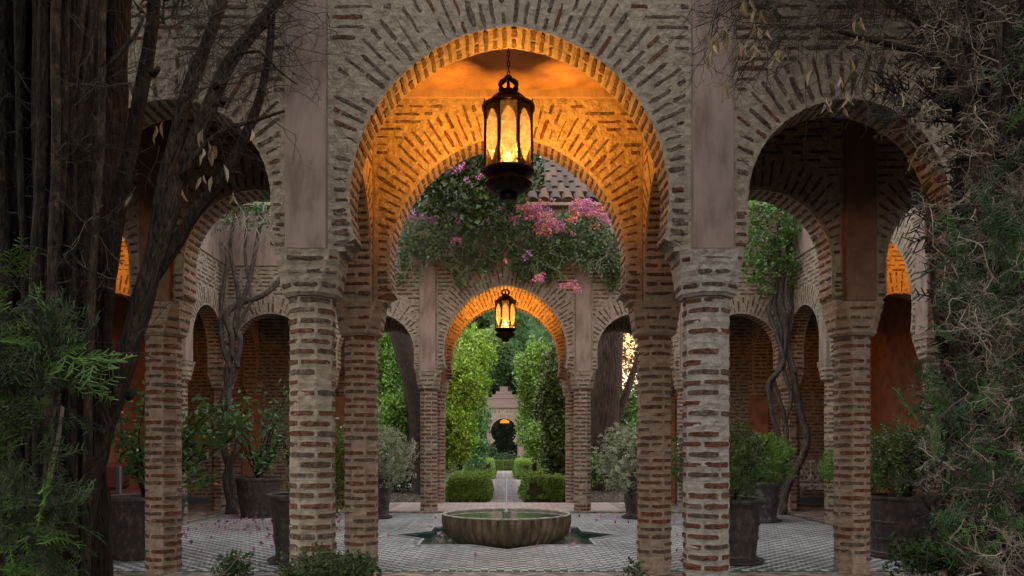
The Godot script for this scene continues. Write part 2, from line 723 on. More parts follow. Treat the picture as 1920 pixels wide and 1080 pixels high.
func arcade(called: String, label: String, cat: String, at: Vector3, turn: float, u0: float, u1: float, arches: Array, panels: Array, o := {}) -> Node3D:
	var th: float = o.get("th", 0.30)
	var v1: float = o.get("top", BRICK_TOP)
	var root := thing(called, label, cat, at, o.get("group", ""))
	root.rotation.y = turn
	piece("mortar", wall_mesh(u0, u1, v1, arches, th), o.get("mortar", M.mortar), root)
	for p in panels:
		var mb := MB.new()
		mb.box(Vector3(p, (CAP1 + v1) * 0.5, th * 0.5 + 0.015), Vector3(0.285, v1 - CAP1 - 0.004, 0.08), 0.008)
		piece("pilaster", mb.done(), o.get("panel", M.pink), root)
	if o.has("band"):
		var mb := MB.new()
		mb.box(Vector3((u0 + u1) * 0.5, (v1 + WALL_TOP) * 0.5 + 0.001, 0.012), Vector3(u1 - u0, WALL_TOP - v1, th + 0.024), 0.01)
		piece("plaster_band", mb.done(), o.band, root)
	var h := Heap.new()
	for a in arches:
		lay_arch(h, a, panels, th * 0.5, th, u0 + 0.01, u1 - 0.01, v1 - 0.03, o.get("skip", 0.06))
	lay_wall(h, u0, u1, CAP1, v1, arches, panels, th * 0.5, o.get("skip", 0.06))
	settle(h, root, o.get("most", 300), o.get("px", 9.0))
	return root


func capital_rings(w0: float, w1: float, y0: float, y1: float, t0: float, t1: float, steps: int) -> Array:
	var rings := []
	for i in steps + 1:
		var f := float(i) / steps
		var w := lerpf(w0, w1, f) + (0.006 if i % 2 == 0 else 0.0) * rf(0.4, 1.2)
		var t := w * lerpf(t0, t1, f)
		var y := lerpf(y0, y1, f)
		rings.append([Vector3(t, y, w), Vector3(w, y, t), Vector3(w, y, -t), Vector3(t, y, -w), Vector3(-t, y, -w), Vector3(-w, y, -t), Vector3(-w, y, t), Vector3(-t, y, w)])
	return rings


func capital(root: Node3D, h: Heap, m: Material) -> void:
	var mb := MB.new()
	mb.loft(capital_rings(0.192, 0.222, CAP0, CAP1 - 0.002, 0.42, 0.8, 8), true, true, true)
	var under := capital_rings(0.168, 0.192, CAP0 - 0.022, CAP0, 0.414, 0.42, 1)
	mb.loft(under, true, true, false)
	piece("capital", mb.done(), m, root)
	for rowi in 3:
		var y := CAP0 + 0.05 + rowi * 0.088
		var f := (y - CAP0) / (CAP1 - CAP0)
		var w := lerpf(0.192, 0.222, f)
		var t := w * lerpf(0.42, 0.8, f)
		for side in 4:
			var a := side * PI / 2
			var out := Vector3(sin(a), -0.1, cos(a))
			var along := Vector3(cos(a), 0, -sin(a))
			var base := Vector3(sin(a), 0, cos(a)) * (w + 0.003) + Vector3.UP * y
			if rowi % 2 == 0:
				lay(h, "capital_brick", base, along, out, t * 1.75)
			else:
				lay(h, "capital_brick", base + along * t * 0.48, along, out, t * 0.85)
				lay(h, "capital_brick", base - along * t * 0.5, along, out, t * 0.8)
			var a2 := a + PI / 4
			var ch := (w + t) * 0.7071
			var half := (w - t) * 0.7071
			if half > 0.03 and rng.randf() > 0.15:
				lay(h, "capital_brick", Vector3(sin(a2), 0, cos(a2)) * (ch + 0.003) + Vector3.UP * (y + rf(-0.01, 0.01)), Vector3(cos(a2), 0, -sin(a2)), Vector3(sin(a2), -0.25, cos(a2)), half * 1.7)


func column(label: String, x: float, z: float, most := 300, m: Material = null, group := "octagonal brick columns of the porticoes", bare := 0.08) -> void:
	var root := thing("brick_column", label, "column", Vector3(x, 0, z), group)
	if m == null:
		m = M.mortar
	var mb := MB.new()
	var rings := []
	var y := -0.02
	var i := 0
	mb.smooth(false)
	while y < CAP0 - 0.02:
		var r := []
		var grow := 0.002 if i % 2 == 0 else -0.002
		for k in 8:
			var a := (k + 0.5) * PI / 4.0
			var w: float = COL_A / cos(PI / 8) + grow + rf(-0.0035, 0.0035)
			r.append(Vector3(sin(a) * w, y + rf(-0.004, 0.004), cos(a) * w))
		rings.append(r)
		y += COURSE * 0.5
		i += 1
	var last := []
	for k in 8:
		var a := (k + 0.5) * PI / 4.0
		last.append(Vector3(sin(a), 0, cos(a)) * COL_A / cos(PI / 8) + Vector3.UP * (CAP0 - 0.015))
	rings.append(last)
	mb.loft(rings, true, true, true)
	piece("shaft", mb.done(), m, root)
	var h := Heap.new()
	capital(root, h, m)
	var c := 0
	var yy := 0.06
	while yy < CAP0 - 0.03:
		for k in 4:
			var fade := bare if yy > 0.35 else 0.55 - yy
			if rng.randf() > fade:
				var turn := (k * 2 + c % 2) * PI / 4.0
				var sink := 0.0 if yy > 0.35 else -0.003
				var bas := Basis(Vector3.UP, turn).scaled_local(Vector3.ONE * (1.0 + rf(-0.014, 0.012) + sink))
				h.add("brick", bent_bricks[rng.randi() % bent_bricks.size()], Transform3D(bas, Vector3(0, yy + rf(-0.004, 0.004), 0)), 0.2, [0, 1, 4, 0, 1, 3, 2, 5][rng.randi() % 8])
		c += 1
		yy += COURSE
	for e in h.list:                                            # scaling about the axis must not lift the brick
		if e[0] == "brick":
			var b: Basis = e[2].basis
			b.y = b.y.normalized() * rf(0.88, 1.12)
			e[2].basis = b
	settle(h, root, most)


func pier(label: String, x: float, z: float) -> void:
	var root := thing("plastered_pier", label, "pier", Vector3(x, 0, z), "terracotta piers of the far portico")
	var mb := MB.new()
	mb.box(Vector3(0, CAP0 * 0.5 - 0.012, 0), Vector3(0.38, CAP0 - 0.024, 0.38), 0.02)
	piece("shaft", mb.done(), M.terracotta, root)
	var h := Heap.new()
	capital(root, h, M.mortar_warm)
	settle(h, root, 60)


func full_wall(called: String, label: String, cat: String, c: Vector3, s: Vector3, m: Material, group := "") -> Node3D:
	var root := thing(called, label, cat, Vector3(c.x, 0, c.z), group)
	var mb := MB.new()
	mb.box(Vector3(0, c.y, 0), s, 0.01)
	piece("body", mb.done(), m, root)
	return root


func slab(called: String, c: Vector3, s: Vector3, m: Material, bev := 0.0) -> Node3D:
	var mb := MB.new()
	mb.box(c, s, bev)
	var o := piece(called, mb.done(), m, self)
	o.set_meta("kind", "structure")
	return o


func build_arcades() -> void:
	var bays := [-1.415, 1.415]
	var five := [small_arch(-4.29), small_arch(-2.3725), big_arch(0), small_arch(2.3725), small_arch(4.29)]
	var cols := [-X3, -X2, -X1, X1, X2, X3]
	var warm: Material = M.mortar_warm
	arcade("front_arcade_wall", "nearest arcade wall of greyish mortar and brick with tall central pointed arch", "arcade wall", Vector3(0, 0, ZA), 0, -X3 - 0.2, X3 + 0.2, five, cols, {"band": M.pink})
	arcade("inner_arcade_wall", "second arcade wall lit orange behind the large front lantern", "arcade wall", Vector3(0, 0, ZB), 0, -X3 - 0.2, X3 + 0.2, five, cols, {"band": M.pink, "panel": M.pink_shaded, "skip": 0.06})
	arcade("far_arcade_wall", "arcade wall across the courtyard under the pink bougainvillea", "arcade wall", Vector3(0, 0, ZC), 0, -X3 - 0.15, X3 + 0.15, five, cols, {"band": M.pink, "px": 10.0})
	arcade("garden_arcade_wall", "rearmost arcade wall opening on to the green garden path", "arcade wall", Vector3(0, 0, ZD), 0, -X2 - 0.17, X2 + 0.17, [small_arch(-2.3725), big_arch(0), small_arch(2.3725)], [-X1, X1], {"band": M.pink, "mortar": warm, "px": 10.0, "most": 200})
	for s in [-1.0, 1.0]:
		var nm: String = "left" if s < 0 else "right"
		var lab: String = "side arcade wall of the courtyard on the %s, seen edge on behind the climbing vine" % nm
		arcade("side_arcade_wall", lab, "arcade wall", Vector3(s * X3, 0, (ZB + ZC) / 2), -s * PI / 2, -3.18, 3.18, [small_arch(-2.39), big_arch(0), small_arch(2.39)], [-1.435, 1.435], {"band": M.pink, "px": 10.0, "most": 200, "group": "side arcade walls"})
	# cross arches between the two lines of each portico
	var zf := (ZA + ZB) / 2
	var zr := (ZC + ZD) / 2
	var words := {X1: "beside the large lantern", X2: "behind the outer column", X3: "at the corner of the front portico"}
	for x in [X1, X3]:
		for s in [-1.0, 1.0]:
			var lr: String = "left" if s < 0 else "right"
			arcade("cross_arch", "brick cross arch of the front portico %s, %s side" % [words[x], lr], "cross arch", Vector3(s * x, 0, zf), -s * PI / 2, -0.79, 0.79, [small_arch(0.0, 0.69)], [], {"th": 0.28, "top": CEIL, "mortar": warm if x > X1 else M.mortar, "group": "cross arches of the front portico"})
			arcade("cross_arch", "brick cross arch of the far portico %s, %s side" % [{X1: "beside the small lantern", X2: "behind the second bay", X3: "at its far corner"}[x], lr], "cross arch", Vector3(s * x, 0, zr), -s * PI / 2, -0.79, 0.79, [small_arch(0.0, 0.69)], [], {"th": 0.28, "top": CEIL, "mortar": warm, "most": 60, "px": 10.0, "group": "cross arches of the far portico"})
	for s in [-1.0, 1.0]:
		for z in [-9.29, -12.16]:
			arcade("cross_arch", "brick cross arch in the %s side portico, %s" % ["left" if s < 0 else "right", "nearer one" if z > -10 else "farther one catching orange lamp light"], "cross arch", Vector3(s * 6.2, 0, z), 0, -0.79, 0.79, [small_arch(0.0, 0.69)], [], {"th": 0.28, "top": CEIL, "mortar": warm, "most": 60, "px": 10.0, "group": "cross arches of the side porticoes"})
	# columns
	var side := {-1.0: "left", 1.0: "right"}
	var pale: Material = M.mortar
	for s in [-1.0, 1.0]:
		var lr: String = side[s]
		column("large front column of brick and pale mortar %s of the central arch" % lr, s * X1, ZA, 300, M.mortar_white if s > 0 else pale, "octagonal brick columns of the porticoes", 0.2 if s > 0 else 0.07)
		column("outer front brick column behind the %s cypress" % lr, s * X2, ZA, 40, pale)
		column("end front brick column hidden far behind the %s cypress" % lr, s * X3, ZA, 10, pale)
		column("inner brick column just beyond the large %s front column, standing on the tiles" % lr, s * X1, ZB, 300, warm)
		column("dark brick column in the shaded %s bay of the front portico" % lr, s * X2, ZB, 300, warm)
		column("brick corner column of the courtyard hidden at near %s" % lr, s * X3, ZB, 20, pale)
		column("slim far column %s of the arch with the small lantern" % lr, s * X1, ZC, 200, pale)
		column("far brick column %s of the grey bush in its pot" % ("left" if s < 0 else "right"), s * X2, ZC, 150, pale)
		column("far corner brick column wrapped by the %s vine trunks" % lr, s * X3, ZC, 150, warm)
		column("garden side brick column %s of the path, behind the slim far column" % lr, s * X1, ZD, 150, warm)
		column("%s side column of the courtyard nearest the far corner" % lr, s * X3, -12.16, 150, pale)
		column("%s side column of the courtyard nearer the camera" % lr, s * X3, -9.29, 150, pale)
		pier("terracotta plastered pier at the back of the far portico, %s of the garden arches" % lr, s * X2, ZD + 0.04)
		pier("terracotta plastered pier in the far %s corner behind the vine" % lr, s * X3, ZD + 0.04)
		# solid brick wall at the back of the far portico
		var w := thing("brick_wall", "dark solid brick wall at the back of the far portico, %s side" % lr, "wall", Vector3(s * 5.42, 0, ZD), "solid walls of the far portico")
		var mb := MB.new()
		mb.box(Vector3(0, 2.78, 0), Vector3(3.84, 5.54, 0.29), 0.01)
		piece("mortar", mb.done(), warm, w)
		var sk := MB.new()
		sk.box(Vector3(0, 0.09, 0.155), Vector3(3.84, 0.14, 0.03), 0.005)
		piece("skirting", sk.done(), M.teal, w)
		var h := Heap.new()
		lay_wall(h, -1.9, 1.9, 0.18, CEIL, [], [], 0.145, 0.04)
		settle(h, w, 200, 10.0)
		# terracotta outer walls
		var ow := full_wall("plaster_wall", "terracotta plaster outer wall of the %s side portico" % lr, "wall", Vector3(s * (X4 + 0.15), 2.78, (ZA + ZD) / 2), Vector3(0.3, 5.54, ZA - ZD + 0.6), M.terracotta, "outer plaster walls")
		for z in [-9.29, -12.16]:
			var pm := MB.new()
			pm.box(Vector3(-s * 0.19, CAP1 * 0.5, z - (ZA + ZD) / 2), Vector3(0.1, CAP1, 0.36), 0.01)
			piece("pilaster", pm.done(), M.terracotta, ow)
		full_wall("end_wall", "plain plaster wall closing the front portico at the far %s" % lr, "wall", Vector3(s * 6.3, 2.78, ZA), Vector3(1.68, 5.54, 0.3), M.pink, "end walls of the front portico")
	# ceilings and roofs
	slab("ceiling", Vector3(0, CEIL + 0.1, zf), Vector3(14.2, 0.2, 1.58), M.ceiling)
	slab("ceiling", Vector3(0, CEIL + 0.1, zr), Vector3(14.2, 0.2, 1.58), M.ceiling)
	for s in [-1.0, 1.0]:
		slab("ceiling", Vector3(s * 6.195, CEIL + 0.1, (ZB + ZC) / 2), Vector3(1.58, 0.2, 5.1), M.ceiling)
		slab("roof", Vector3(s * 6.2, WALL_TOP + 0.06, (ZA + ZD) / 2), Vector3(2.4, 0.12, ZA - ZD + 0.9), M.roof_tile, 0.02)
	slab("roof", Vector3(0, WALL_TOP + 0.06, zf), Vector3(9.98, 0.12, 2.4), M.roof_tile, 0.02)


# ---------------------------------------------------------------- tiled roof
func build_roof() -> void:
	var root := thing("tiled_roof", "brown clay tile roof above the bougainvillea on the far portico", "roof", Vector3(0, 0, 0))
	var mb := MB.new()
	var e := Vector3(0, 5.62, -13.78)
	var r := Vector3(0, 6.85, -15.02)
	var b := Vector3(0, 5.62, -16.3)
	var w := 4.98
	for q in [[e, r, 0.06], [r, b, 0.06]]:
		var a: Vector3 = q[0]
		var c: Vector3 = q[1]
		var n := Vector3(0, (a.z - c.z), (c.y - a.y)).normalized() * -0.05
		var X := Vector3(w, 0, 0)
		mb.quad(a - X, a + X, c + X, c - X)
		mb.quad(a - X + n, c - X + n, c + X + n, a + X + n)
		mb.quad(a - X + n, a + X + n, a + X, a - X)
	for s in [-1.0, 1.0]:
		var X := Vector3(w * s, 0, 0)
		if s > 0:
			mb.tri(e + X, b + X, r + X)
		else:
			mb.tri(e + X, r + X, b + X)
	piece("deck", mb.done(), M.roof_tile, root)
	var em := MB.new()
	em.box(Vector3(0, 5.585, -13.83), Vector3(w * 2, 0.06, 0.2), 0.01)
	piece("eave", em.done(), M.mortar_warm, root)
	# one barrel tile: half a tapering tube, thick lip in front
	var tiles: Array[ArrayMesh] = []
	for v in 3:
		var t := MB.new()
		t.smooth(true)
		var rings := []
		for k in 2:
			var rad := 0.115 if k == 0 else 0.085
			var zz := 0.0 if k == 0 else -0.34
			var a := []
			for j in 7:
				var g := PI * j / 6.0
				a.append(Vector3(cos(g) * rad, sin(g) * rad * 0.85, zz))
			rings.append(a)
		for j in 6:
			t.quad(rings[0][j], rings[1][j], rings[1][j + 1], rings[0][j + 1])
		t.smooth(false)
		for j in 6:
			var p: Vector3 = rings[0][j]
			var q: Vector3 = rings[0][j + 1]
			t.tri(Vector3(0, 0, -0.012), p, q)
		tiles.append(t.done())
	var mats := [M.roof_tile, mat(Color(0.085, 0.06, 0.046), 0.85), mat(Color(0.12, 0.074, 0.05), 0.85)]
	var slope := (r - e).normalized()
	var up := Vector3(0, -slope.z, slope.y)
	var rest := []
	var one := 0
	for row in 8:
		for c in 46:
			var x := -4.9 + c * 0.215 + (0.1075 if row % 2 else 0.0)
			var at := e + slope * (row * 0.215 + 0.02) + up * 0.012 + Vector3(x + rf(-0.008, 0.008), 0, 0.0)
			var bas := Basis(Vector3.RIGHT, up, Vector3.RIGHT.cross(up)) * Basis(Vector3.UP, rf(-0.05, 0.05)) * Basis(Vector3.RIGHT, rf(0.05, 0.1))
			var px := HX + (at.x - EYE.x) * FOCAL / -at.z
			if px > 985 and px < 1175 and one < 300:
				piece("tile", tiles[rng.randi() % 3], mats[rng.randi() % 3], root, Transform3D(bas, at))
				one += 1
			else:
				rest.append(Transform3D(bas, at))
	many("tile_field", tiles[0], M.roof_tile, root, rest)


# ---------------------------------------------------------------- lanterns
func lantern_meshes() -> Dictionary:
	var d := {}
	var body := MB.new()
	body.smooth(false)
	lathe(body, [[0.055, 3.275], [0.075, 3.29], [0.085, 3.315], [0.06, 3.325], [0.12, 3.345], [0.18, 3.385], [0.205, 3.42], [0.195, 3.435], [0.15, 3.45], [0.155, 3.465], [0.195, 3.49], [0.222, 3.515], [0.222, 3.53], [0.2, 3.535]], 16, PI / 16)
	d.base = body.done()
	var top := MB.new()
	lathe(top, [[0.2, 4.045], [0.226, 4.05], [0.226, 4.07], [0.2, 4.085], [0.175, 4.10], [0.15, 4.13], [0.11, 4.165], [0.085, 4.175], [0.075, 4.19], [0.05, 4.20], [0.05, 4.215]], 16, PI / 16)
	for k in 8:                                                # little finials on the cornice
		var a := (k + 0.5) * PI / 4
		var c := Vector3(sin(a) * 0.215, 0, cos(a) * 0.215)
		var pts := [c + Vector3.UP * 4.07, c + Vector3.UP * 4.105]
		tube(top, pts, 0.013, 0.004, 5)
	for k in 6:                                                # open crown of six straps with a knob
		var a := k * TAU / 6
		var o := Vector3(sin(a), 0, cos(a))
		var pts := curve_points([o * 0.05 + Vector3.UP * 4.205, o * 0.082 + Vector3.UP * 4.235, o * 0.07 + Vector3.UP * 4.275, o * 0.025 + Vector3.UP * 4.30], 0.02)
		tube(top, pts, 0.016, 0.013, 5)
	lathe(top, [[0.0, 4.285], [0.03, 4.295], [0.036, 4.315], [0.026, 4.33], [0.01, 4.335]], 10)
	d.top = top.done()
	var bars := MB.new()
	var c0 := Vector3(0, 0, 0.21)
	tube(bars, [c0 + Vector3.UP * 3.53, c0 + Vector3.UP * 3.55, c0 + Vector3.UP * 3.57, c0 + Vector3.UP * 3.6, c0 + Vector3.UP * 3.8, c0 + Vector3.UP * 4.0, c0 + Vector3.UP * 4.05], 0.012, 0.011, 6)
	for y in [3.565, 3.62, 4.02]:
		var kr := []
		for q in [[0.006, -0.012], [0.018, 0.0], [0.006, 0.012]]:
			var rg := []
			for p in ring(q[0], y + q[1], 6):
				rg.append(p + c0)
			kr.append(rg)
		bars.loft(kr, true, true, true)
	d.bars = bars.done()
	# one pane and its pierced screen, facing +z
	var s := 0.21 * sin(PI / 8)
	var z := 0.21 * cos(PI / 8)
	var pane := MB.new()
	var nu := 6
	var nv := 20
	for i in nu:
		for j in nv:
			var u0 := -s + 2 * s * i / nu
			var u1 := -s + 2 * s * (i + 1) / nu
			var v0 := 3.535 + 0.51 * j / nv
			var v1 := 3.535 + 0.51 * (j + 1) / nv
			pane.quad(Vector3(u0, v0, z - 0.014), Vector3(u1, v0, z - 0.014), Vector3(u1, v1, z - 0.014), Vector3(u0, v1, z - 0.014))
	d.pane = pane.done()
	var fil := MB.new()
	var step := 0.0135
	var inside := func(u: float, v: float) -> bool:            # the clear lancet in the middle of the pane
		var w := 0.066
		if v > 3.88:
			var t := (v - 3.88) / 0.125
			w *= 1.0 - t * t if t < 1.0 else -1.0
		if v < 3.70:
			var t := (3.70 - v) / 0.13
			w *= 1.0 - t * 0.9 if t < 1.0 else -1.0
			w += 0.004 * sin(v * 300.0)
		return absf(u) < w
	var row := 0
	var y := 3.54
	while y < 4.045:
		var u := -s + (0.0 if row % 2 == 0 else step * 0.5)
		while u < s:
			if not inside.call(u, y):
				for k in [-1.0, 1.0]:
					var p := Vector3(u, y, z)
					var q := Vector3(u + k * step * 0.5, y + step * 0.62, z)
					if absf(q.x) <= s:
						var wv := (q - p).cross(Vector3.BACK).normalized() * 0.0027
						fil.quad(p - wv, p + wv, q + wv, q - wv)
						var bk := Vector3(0, 0, -0.005)
						fil.quad(p - wv + bk, q - wv + bk, q + wv + bk, p + wv + bk)
						fil.quad(p - wv, q - wv, q - wv + bk, p - wv + bk)
						fil.quad(p + wv, p + wv + bk, q + wv + bk, q + wv)
			u += step
		row += 1
		y += step * 0.62
	# raised edge of the lancet
	for sg in [-1.0, 1.0]:
		var pts := []
		for i in 24:
			var v := 3.57 + 0.435 * i / 23.0
			var w := 0.066
			if v > 3.88:
				w *= 1.0 - pow((v - 3.88) / 0.125, 2)
			if v < 3.70:
				w *= 1.0 - (3.70 - v) / 0.13 * 0.9
			pts.append(Vector3(sg * maxf(w, 0.0), v, z))
		tube(fil, pts, 0.003, 0.003, 4)
	d.screen = fil.done()
	var link := MB.new()
	link.smooth(true)
	var pts := []
	for k in 13:
		var a := TAU * k / 12.0
		pts.append(Vector3(sin(a) * 0.011, cos(a) * 0.021 + (0.006 if cos(a) > 0 else -0.006), 0))
	tube(link, pts, 0.0042, 0.0042, 6)
	d.link = link.done()
	var b := MB.new()
	b.smooth(true)
	lathe(b, [[0.014, 3.56], [0.03, 3.585], [0.036, 3.61], [0.03, 3.64], [0.012, 3.675], [0.002, 3.69]], 12)
	d.bulb = b.done()
	var sock := MB.new()
	lathe(sock, [[0.05, 3.535], [0.05, 3.545], [0.018, 3.55], [0.016, 3.575]], 10)
	d.socket = sock.done()
	return d


func lantern(d: Dictionary, label: String, x: float, z: float, energy: float) -> void:
	var root := thing("hanging_lantern", label, "lantern", Vector3(x, 0, z), "pierced octagonal lanterns of the courtyard")
	piece("base", d.base, M.iron, root)
	piece("crown", d.top, M.iron, root)
	for k in 8:
		var xf := Transform3D(Basis(Vector3.UP, k * PI / 4), Vector3.ZERO)
		var p := piece("pane", d.pane, M.amber, root, xf)
		piece("screen", d.screen, M.iron, p)
		piece("frame_bar", d.bars, M.iron, root, Transform3D(Basis(Vector3.UP, (k + 0.5) * PI / 4), Vector3.ZERO))
	piece("socket", d.socket, M.iron, root)
	piece("bulb", d.bulb, M.bulb, root)
	var y := 4.35
	var i := 0
	while y < CEIL:
		piece("chain_link", d.link, M.iron, root, Transform3D(Basis(Vector3.UP, PI / 2 if i % 2 else 0.2), Vector3(0, y, 0)))
		y += 0.042
		i += 1
	var l := OmniLight3D.new()
	l.name = "lantern_light"
	l.position = Vector3(0, 3.62, 0)
	l.light_color = Color(1.0, 0.65, 0.24)
	l.light_energy = energy
	l.omni_range = 12.0
	l.omni_attenuation = 2.0
	l.light_size = 0.09
	l.shadow_enabled = true
	root.add_child(l, true)


# ---------------------------------------------------------------- floor, basin, fountain
const BASIN := Vector3(0, 0, -10.4)


func star(r: float) -> PackedVector2Array:                      # eight pointed star: two squares of half side r, one turned
	var p := PackedVector2Array()
	for k in 16:
		var a := k * PI / 8
		var rr := r * 1.41421
		if k % 2 == 0:
			p.append(Vector2(sin(a), cos(a)) * rr)
		else:
			p.append(Vector2(sin(a), cos(a)) * r / cos(PI / 8))
	for k in 16:
		p[k] = p[k] + Vector2(BASIN.x, -BASIN.z)
	return p


func poly_sheet(mb: MB, poly: PackedVector2Array, y: float) -> void:    # x and depth, facing up
	var idx := Geometry2D.triangulate_polygon(poly)
	for i in range(0, idx.size(), 3):
		var a := poly[idx[i]]
		var b := poly[idx[i + 1]]
		var c := poly[idx[i + 2]]
		if (b - a).cross(c - a) < 0:
			var t := b
			b = c
			c = t
		mb.tri(Vector3(a.x, y, -a.y), Vector3(b.x, y, -b.y), Vector3(c.x, y, -c.y))


func build_floor() -> void:
	var g := MB.new()
	g.quad(Vector3(-90, -0.3, 40), Vector3(90, -0.3, 40), Vector3(90, -0.3, -160), Vector3(-90, -0.3, -160))
	piece("ground", g.done(), M.soil, self).set_meta("kind", "structure")
	# foreground earth, the step and the portico paving
	slab("garden_bed", Vector3(0, -0.16, -2.0), Vector3(16, 0.24, 5.9), M.soil)
	slab("portico_floor", Vector3(0, -0.12, (ZA + ZB) / 2 + 0.1), Vector3(14.6, 0.236, 2.3), M.paving)
	var hole := star(1.07)
	var cut := MB.new()
	for s in [-1.0, 1.0]:
		var rect := PackedVector2Array([Vector2(0, 7.285), Vector2(s * 5.02, 7.285), Vector2(s * 5.02, 13.83), Vector2(0, 13.83)])
		for q in Geometry2D.clip_polygons(rect, hole):
			poly_sheet(cut, q, 0.0)
	var ct := piece("courtyard_floor", cut.done(), M.grout, self)
	ct.set_meta("kind", "structure")
	var tile := MB.new()
	var hw := 0.0365
	var top := []
	var bot := []
	for k in [[-1, 1], [1, 1], [1, -1], [-1, -1]]:
		top.append(Vector3(k[0] * (hw - 0.002), 0.006, k[1] * (hw - 0.002)))
		bot.append(Vector3(k[0] * hw, -0.002, k[1] * hw))
	tile.quad(top[0], top[1], top[2], top[3])
	for k in 4:
		tile.quad(bot[k], bot[(k + 1) % 4], top[(k + 1) % 4], top[k])
	var tm := tile.done()
	var darks := [mat(Color(0.06, 0.068, 0.064), 0.5), mat(Color(0.085, 0.09, 0.085), 0.5), mat(Color(0.05, 0.07, 0.06), 0.5)]
	var lights := [mat(Color(0.52, 0.53, 0.52), 0.33), mat(Color(0.44, 0.46, 0.45), 0.33), mat(Color(0.58, 0.58, 0.55), 0.33)]
	var wide := star(1.15)
	var xfs := []
	var cols := []
	var near := 0
	for j in 84:
		for i in 130:
			var x := -5.0 + i * 0.077
			var dz := 7.42 + j * 0.077
			if dz > 13.78 or x > 5.0 or Geometry2D.is_point_in_polygon(Vector2(x, dz), wide):
				continue
			var bad := false
			for cx in [-X3, -X2, -X1, X1, X2, X3]:
				if absf(x - cx) < 0.16 and absf(dz + ZB) < 0.16:
					bad = true
			if bad:
				continue
			var dark := (i + j) % 2 == 0
			var xf := Transform3D(Basis.from_euler(Vector3(rf(-0.012, 0.012), rf(-0.04, 0.04), rf(-0.012, 0.012))), Vector3(x, rf(-0.0008, 0.0008), -dz))
			if near < 300 and j < 6 and absf(x) < 3.4 and dark:
				piece("tile", tm, darks[rng.randi() % 3], ct, xf)
				near += 1
				continue
			xfs.append(xf)
			var c: Color = Color(0.11, 0.115, 0.108) * rf(0.6, 1.4) if dark else Color(0.42, 0.405, 0.375) * rf(0.8, 1.12)
			if rng.randf() < 0.04:
				c = c.lerp(Color(0.12, 0.2, 0.16), 0.5)
			c *= 1.0 + 0.45 * nz.get_noise_2d(x * 26.0, dz * 26.0) + 0.2 * nz.get_noise_2d(x * 110.0, dz * 110.0)
			c.a = 1.0
			cols.append(c)
	# green border rows on all four sides
	for i in 128:
		for e in [7.345, 13.80]:
			xfs.append(Transform3D(Basis().scaled(Vector3(0.85, 1, 0.6)), Vector3(-4.95 + i * 0.0775, 0, -e)))
			cols.append(Color(0.035, 0.06, 0.05))
	for i in 84:
		for e in [-4.99, 4.99]:
			xfs.append(Transform3D(Basis().scaled(Vector3(0.5, 1, 0.85)), Vector3(e, 0.001, -7.4 - i * 0.077)))
			cols.append(Color(0.04, 0.065, 0.055))
	many("tile_field", tm, M.tile_any, ct, xfs, cols)
	# raised paving of the far and side porticoes with a stone edge
	slab("far_portico_floor", Vector3(0, -0.085, -14.99), Vector3(14.6, 0.23, 2.31), M.paving, 0.006)
	for s in [-1.0, 1.0]:
		slab("side_portico_floor", Vector3(s * 6.17, -0.087, (ZB + ZC) / 2 + 0.03), Vector3(2.28, 0.23, 6.34), M.paving, 0.006)
	# paving bricks of the far portico, laid in rows
	var pb := MB.new()
	pb.box(Vector3(0, 0, 0), Vector3(0.235, 0.012, 0.115), 0.003)
	var pbm := pb.done()
	var pm := [mat(Color(0.35, 0.26, 0.21), 0.65), mat(Color(0.39, 0.31, 0.26), 0.65), mat(Color(0.31, 0.24, 0.2), 0.65)]
	var fp := thing("portico_paving", "pinkish brick paving between the two far rows of columns", "paving", Vector3(0, 0.034, 0))
	tag(fp, "", "", "", "structure")
	var cnt := 0
	for j in 17:
		for i in 26:
			var at := Vector3(-3.12 + i * 0.245 + (0.12 if j % 2 else 0.0), rf(-0.001, 0.001), -14.0 - j * 0.122)
			if cnt < 300 and absf(at.x) < 2.2:
				piece("paver", pbm, pm[rng.randi() % 3], fp, Transform3D(Basis(Vector3.UP, rf(-0.01, 0.01)), at))
				cnt += 1
	build_basin()


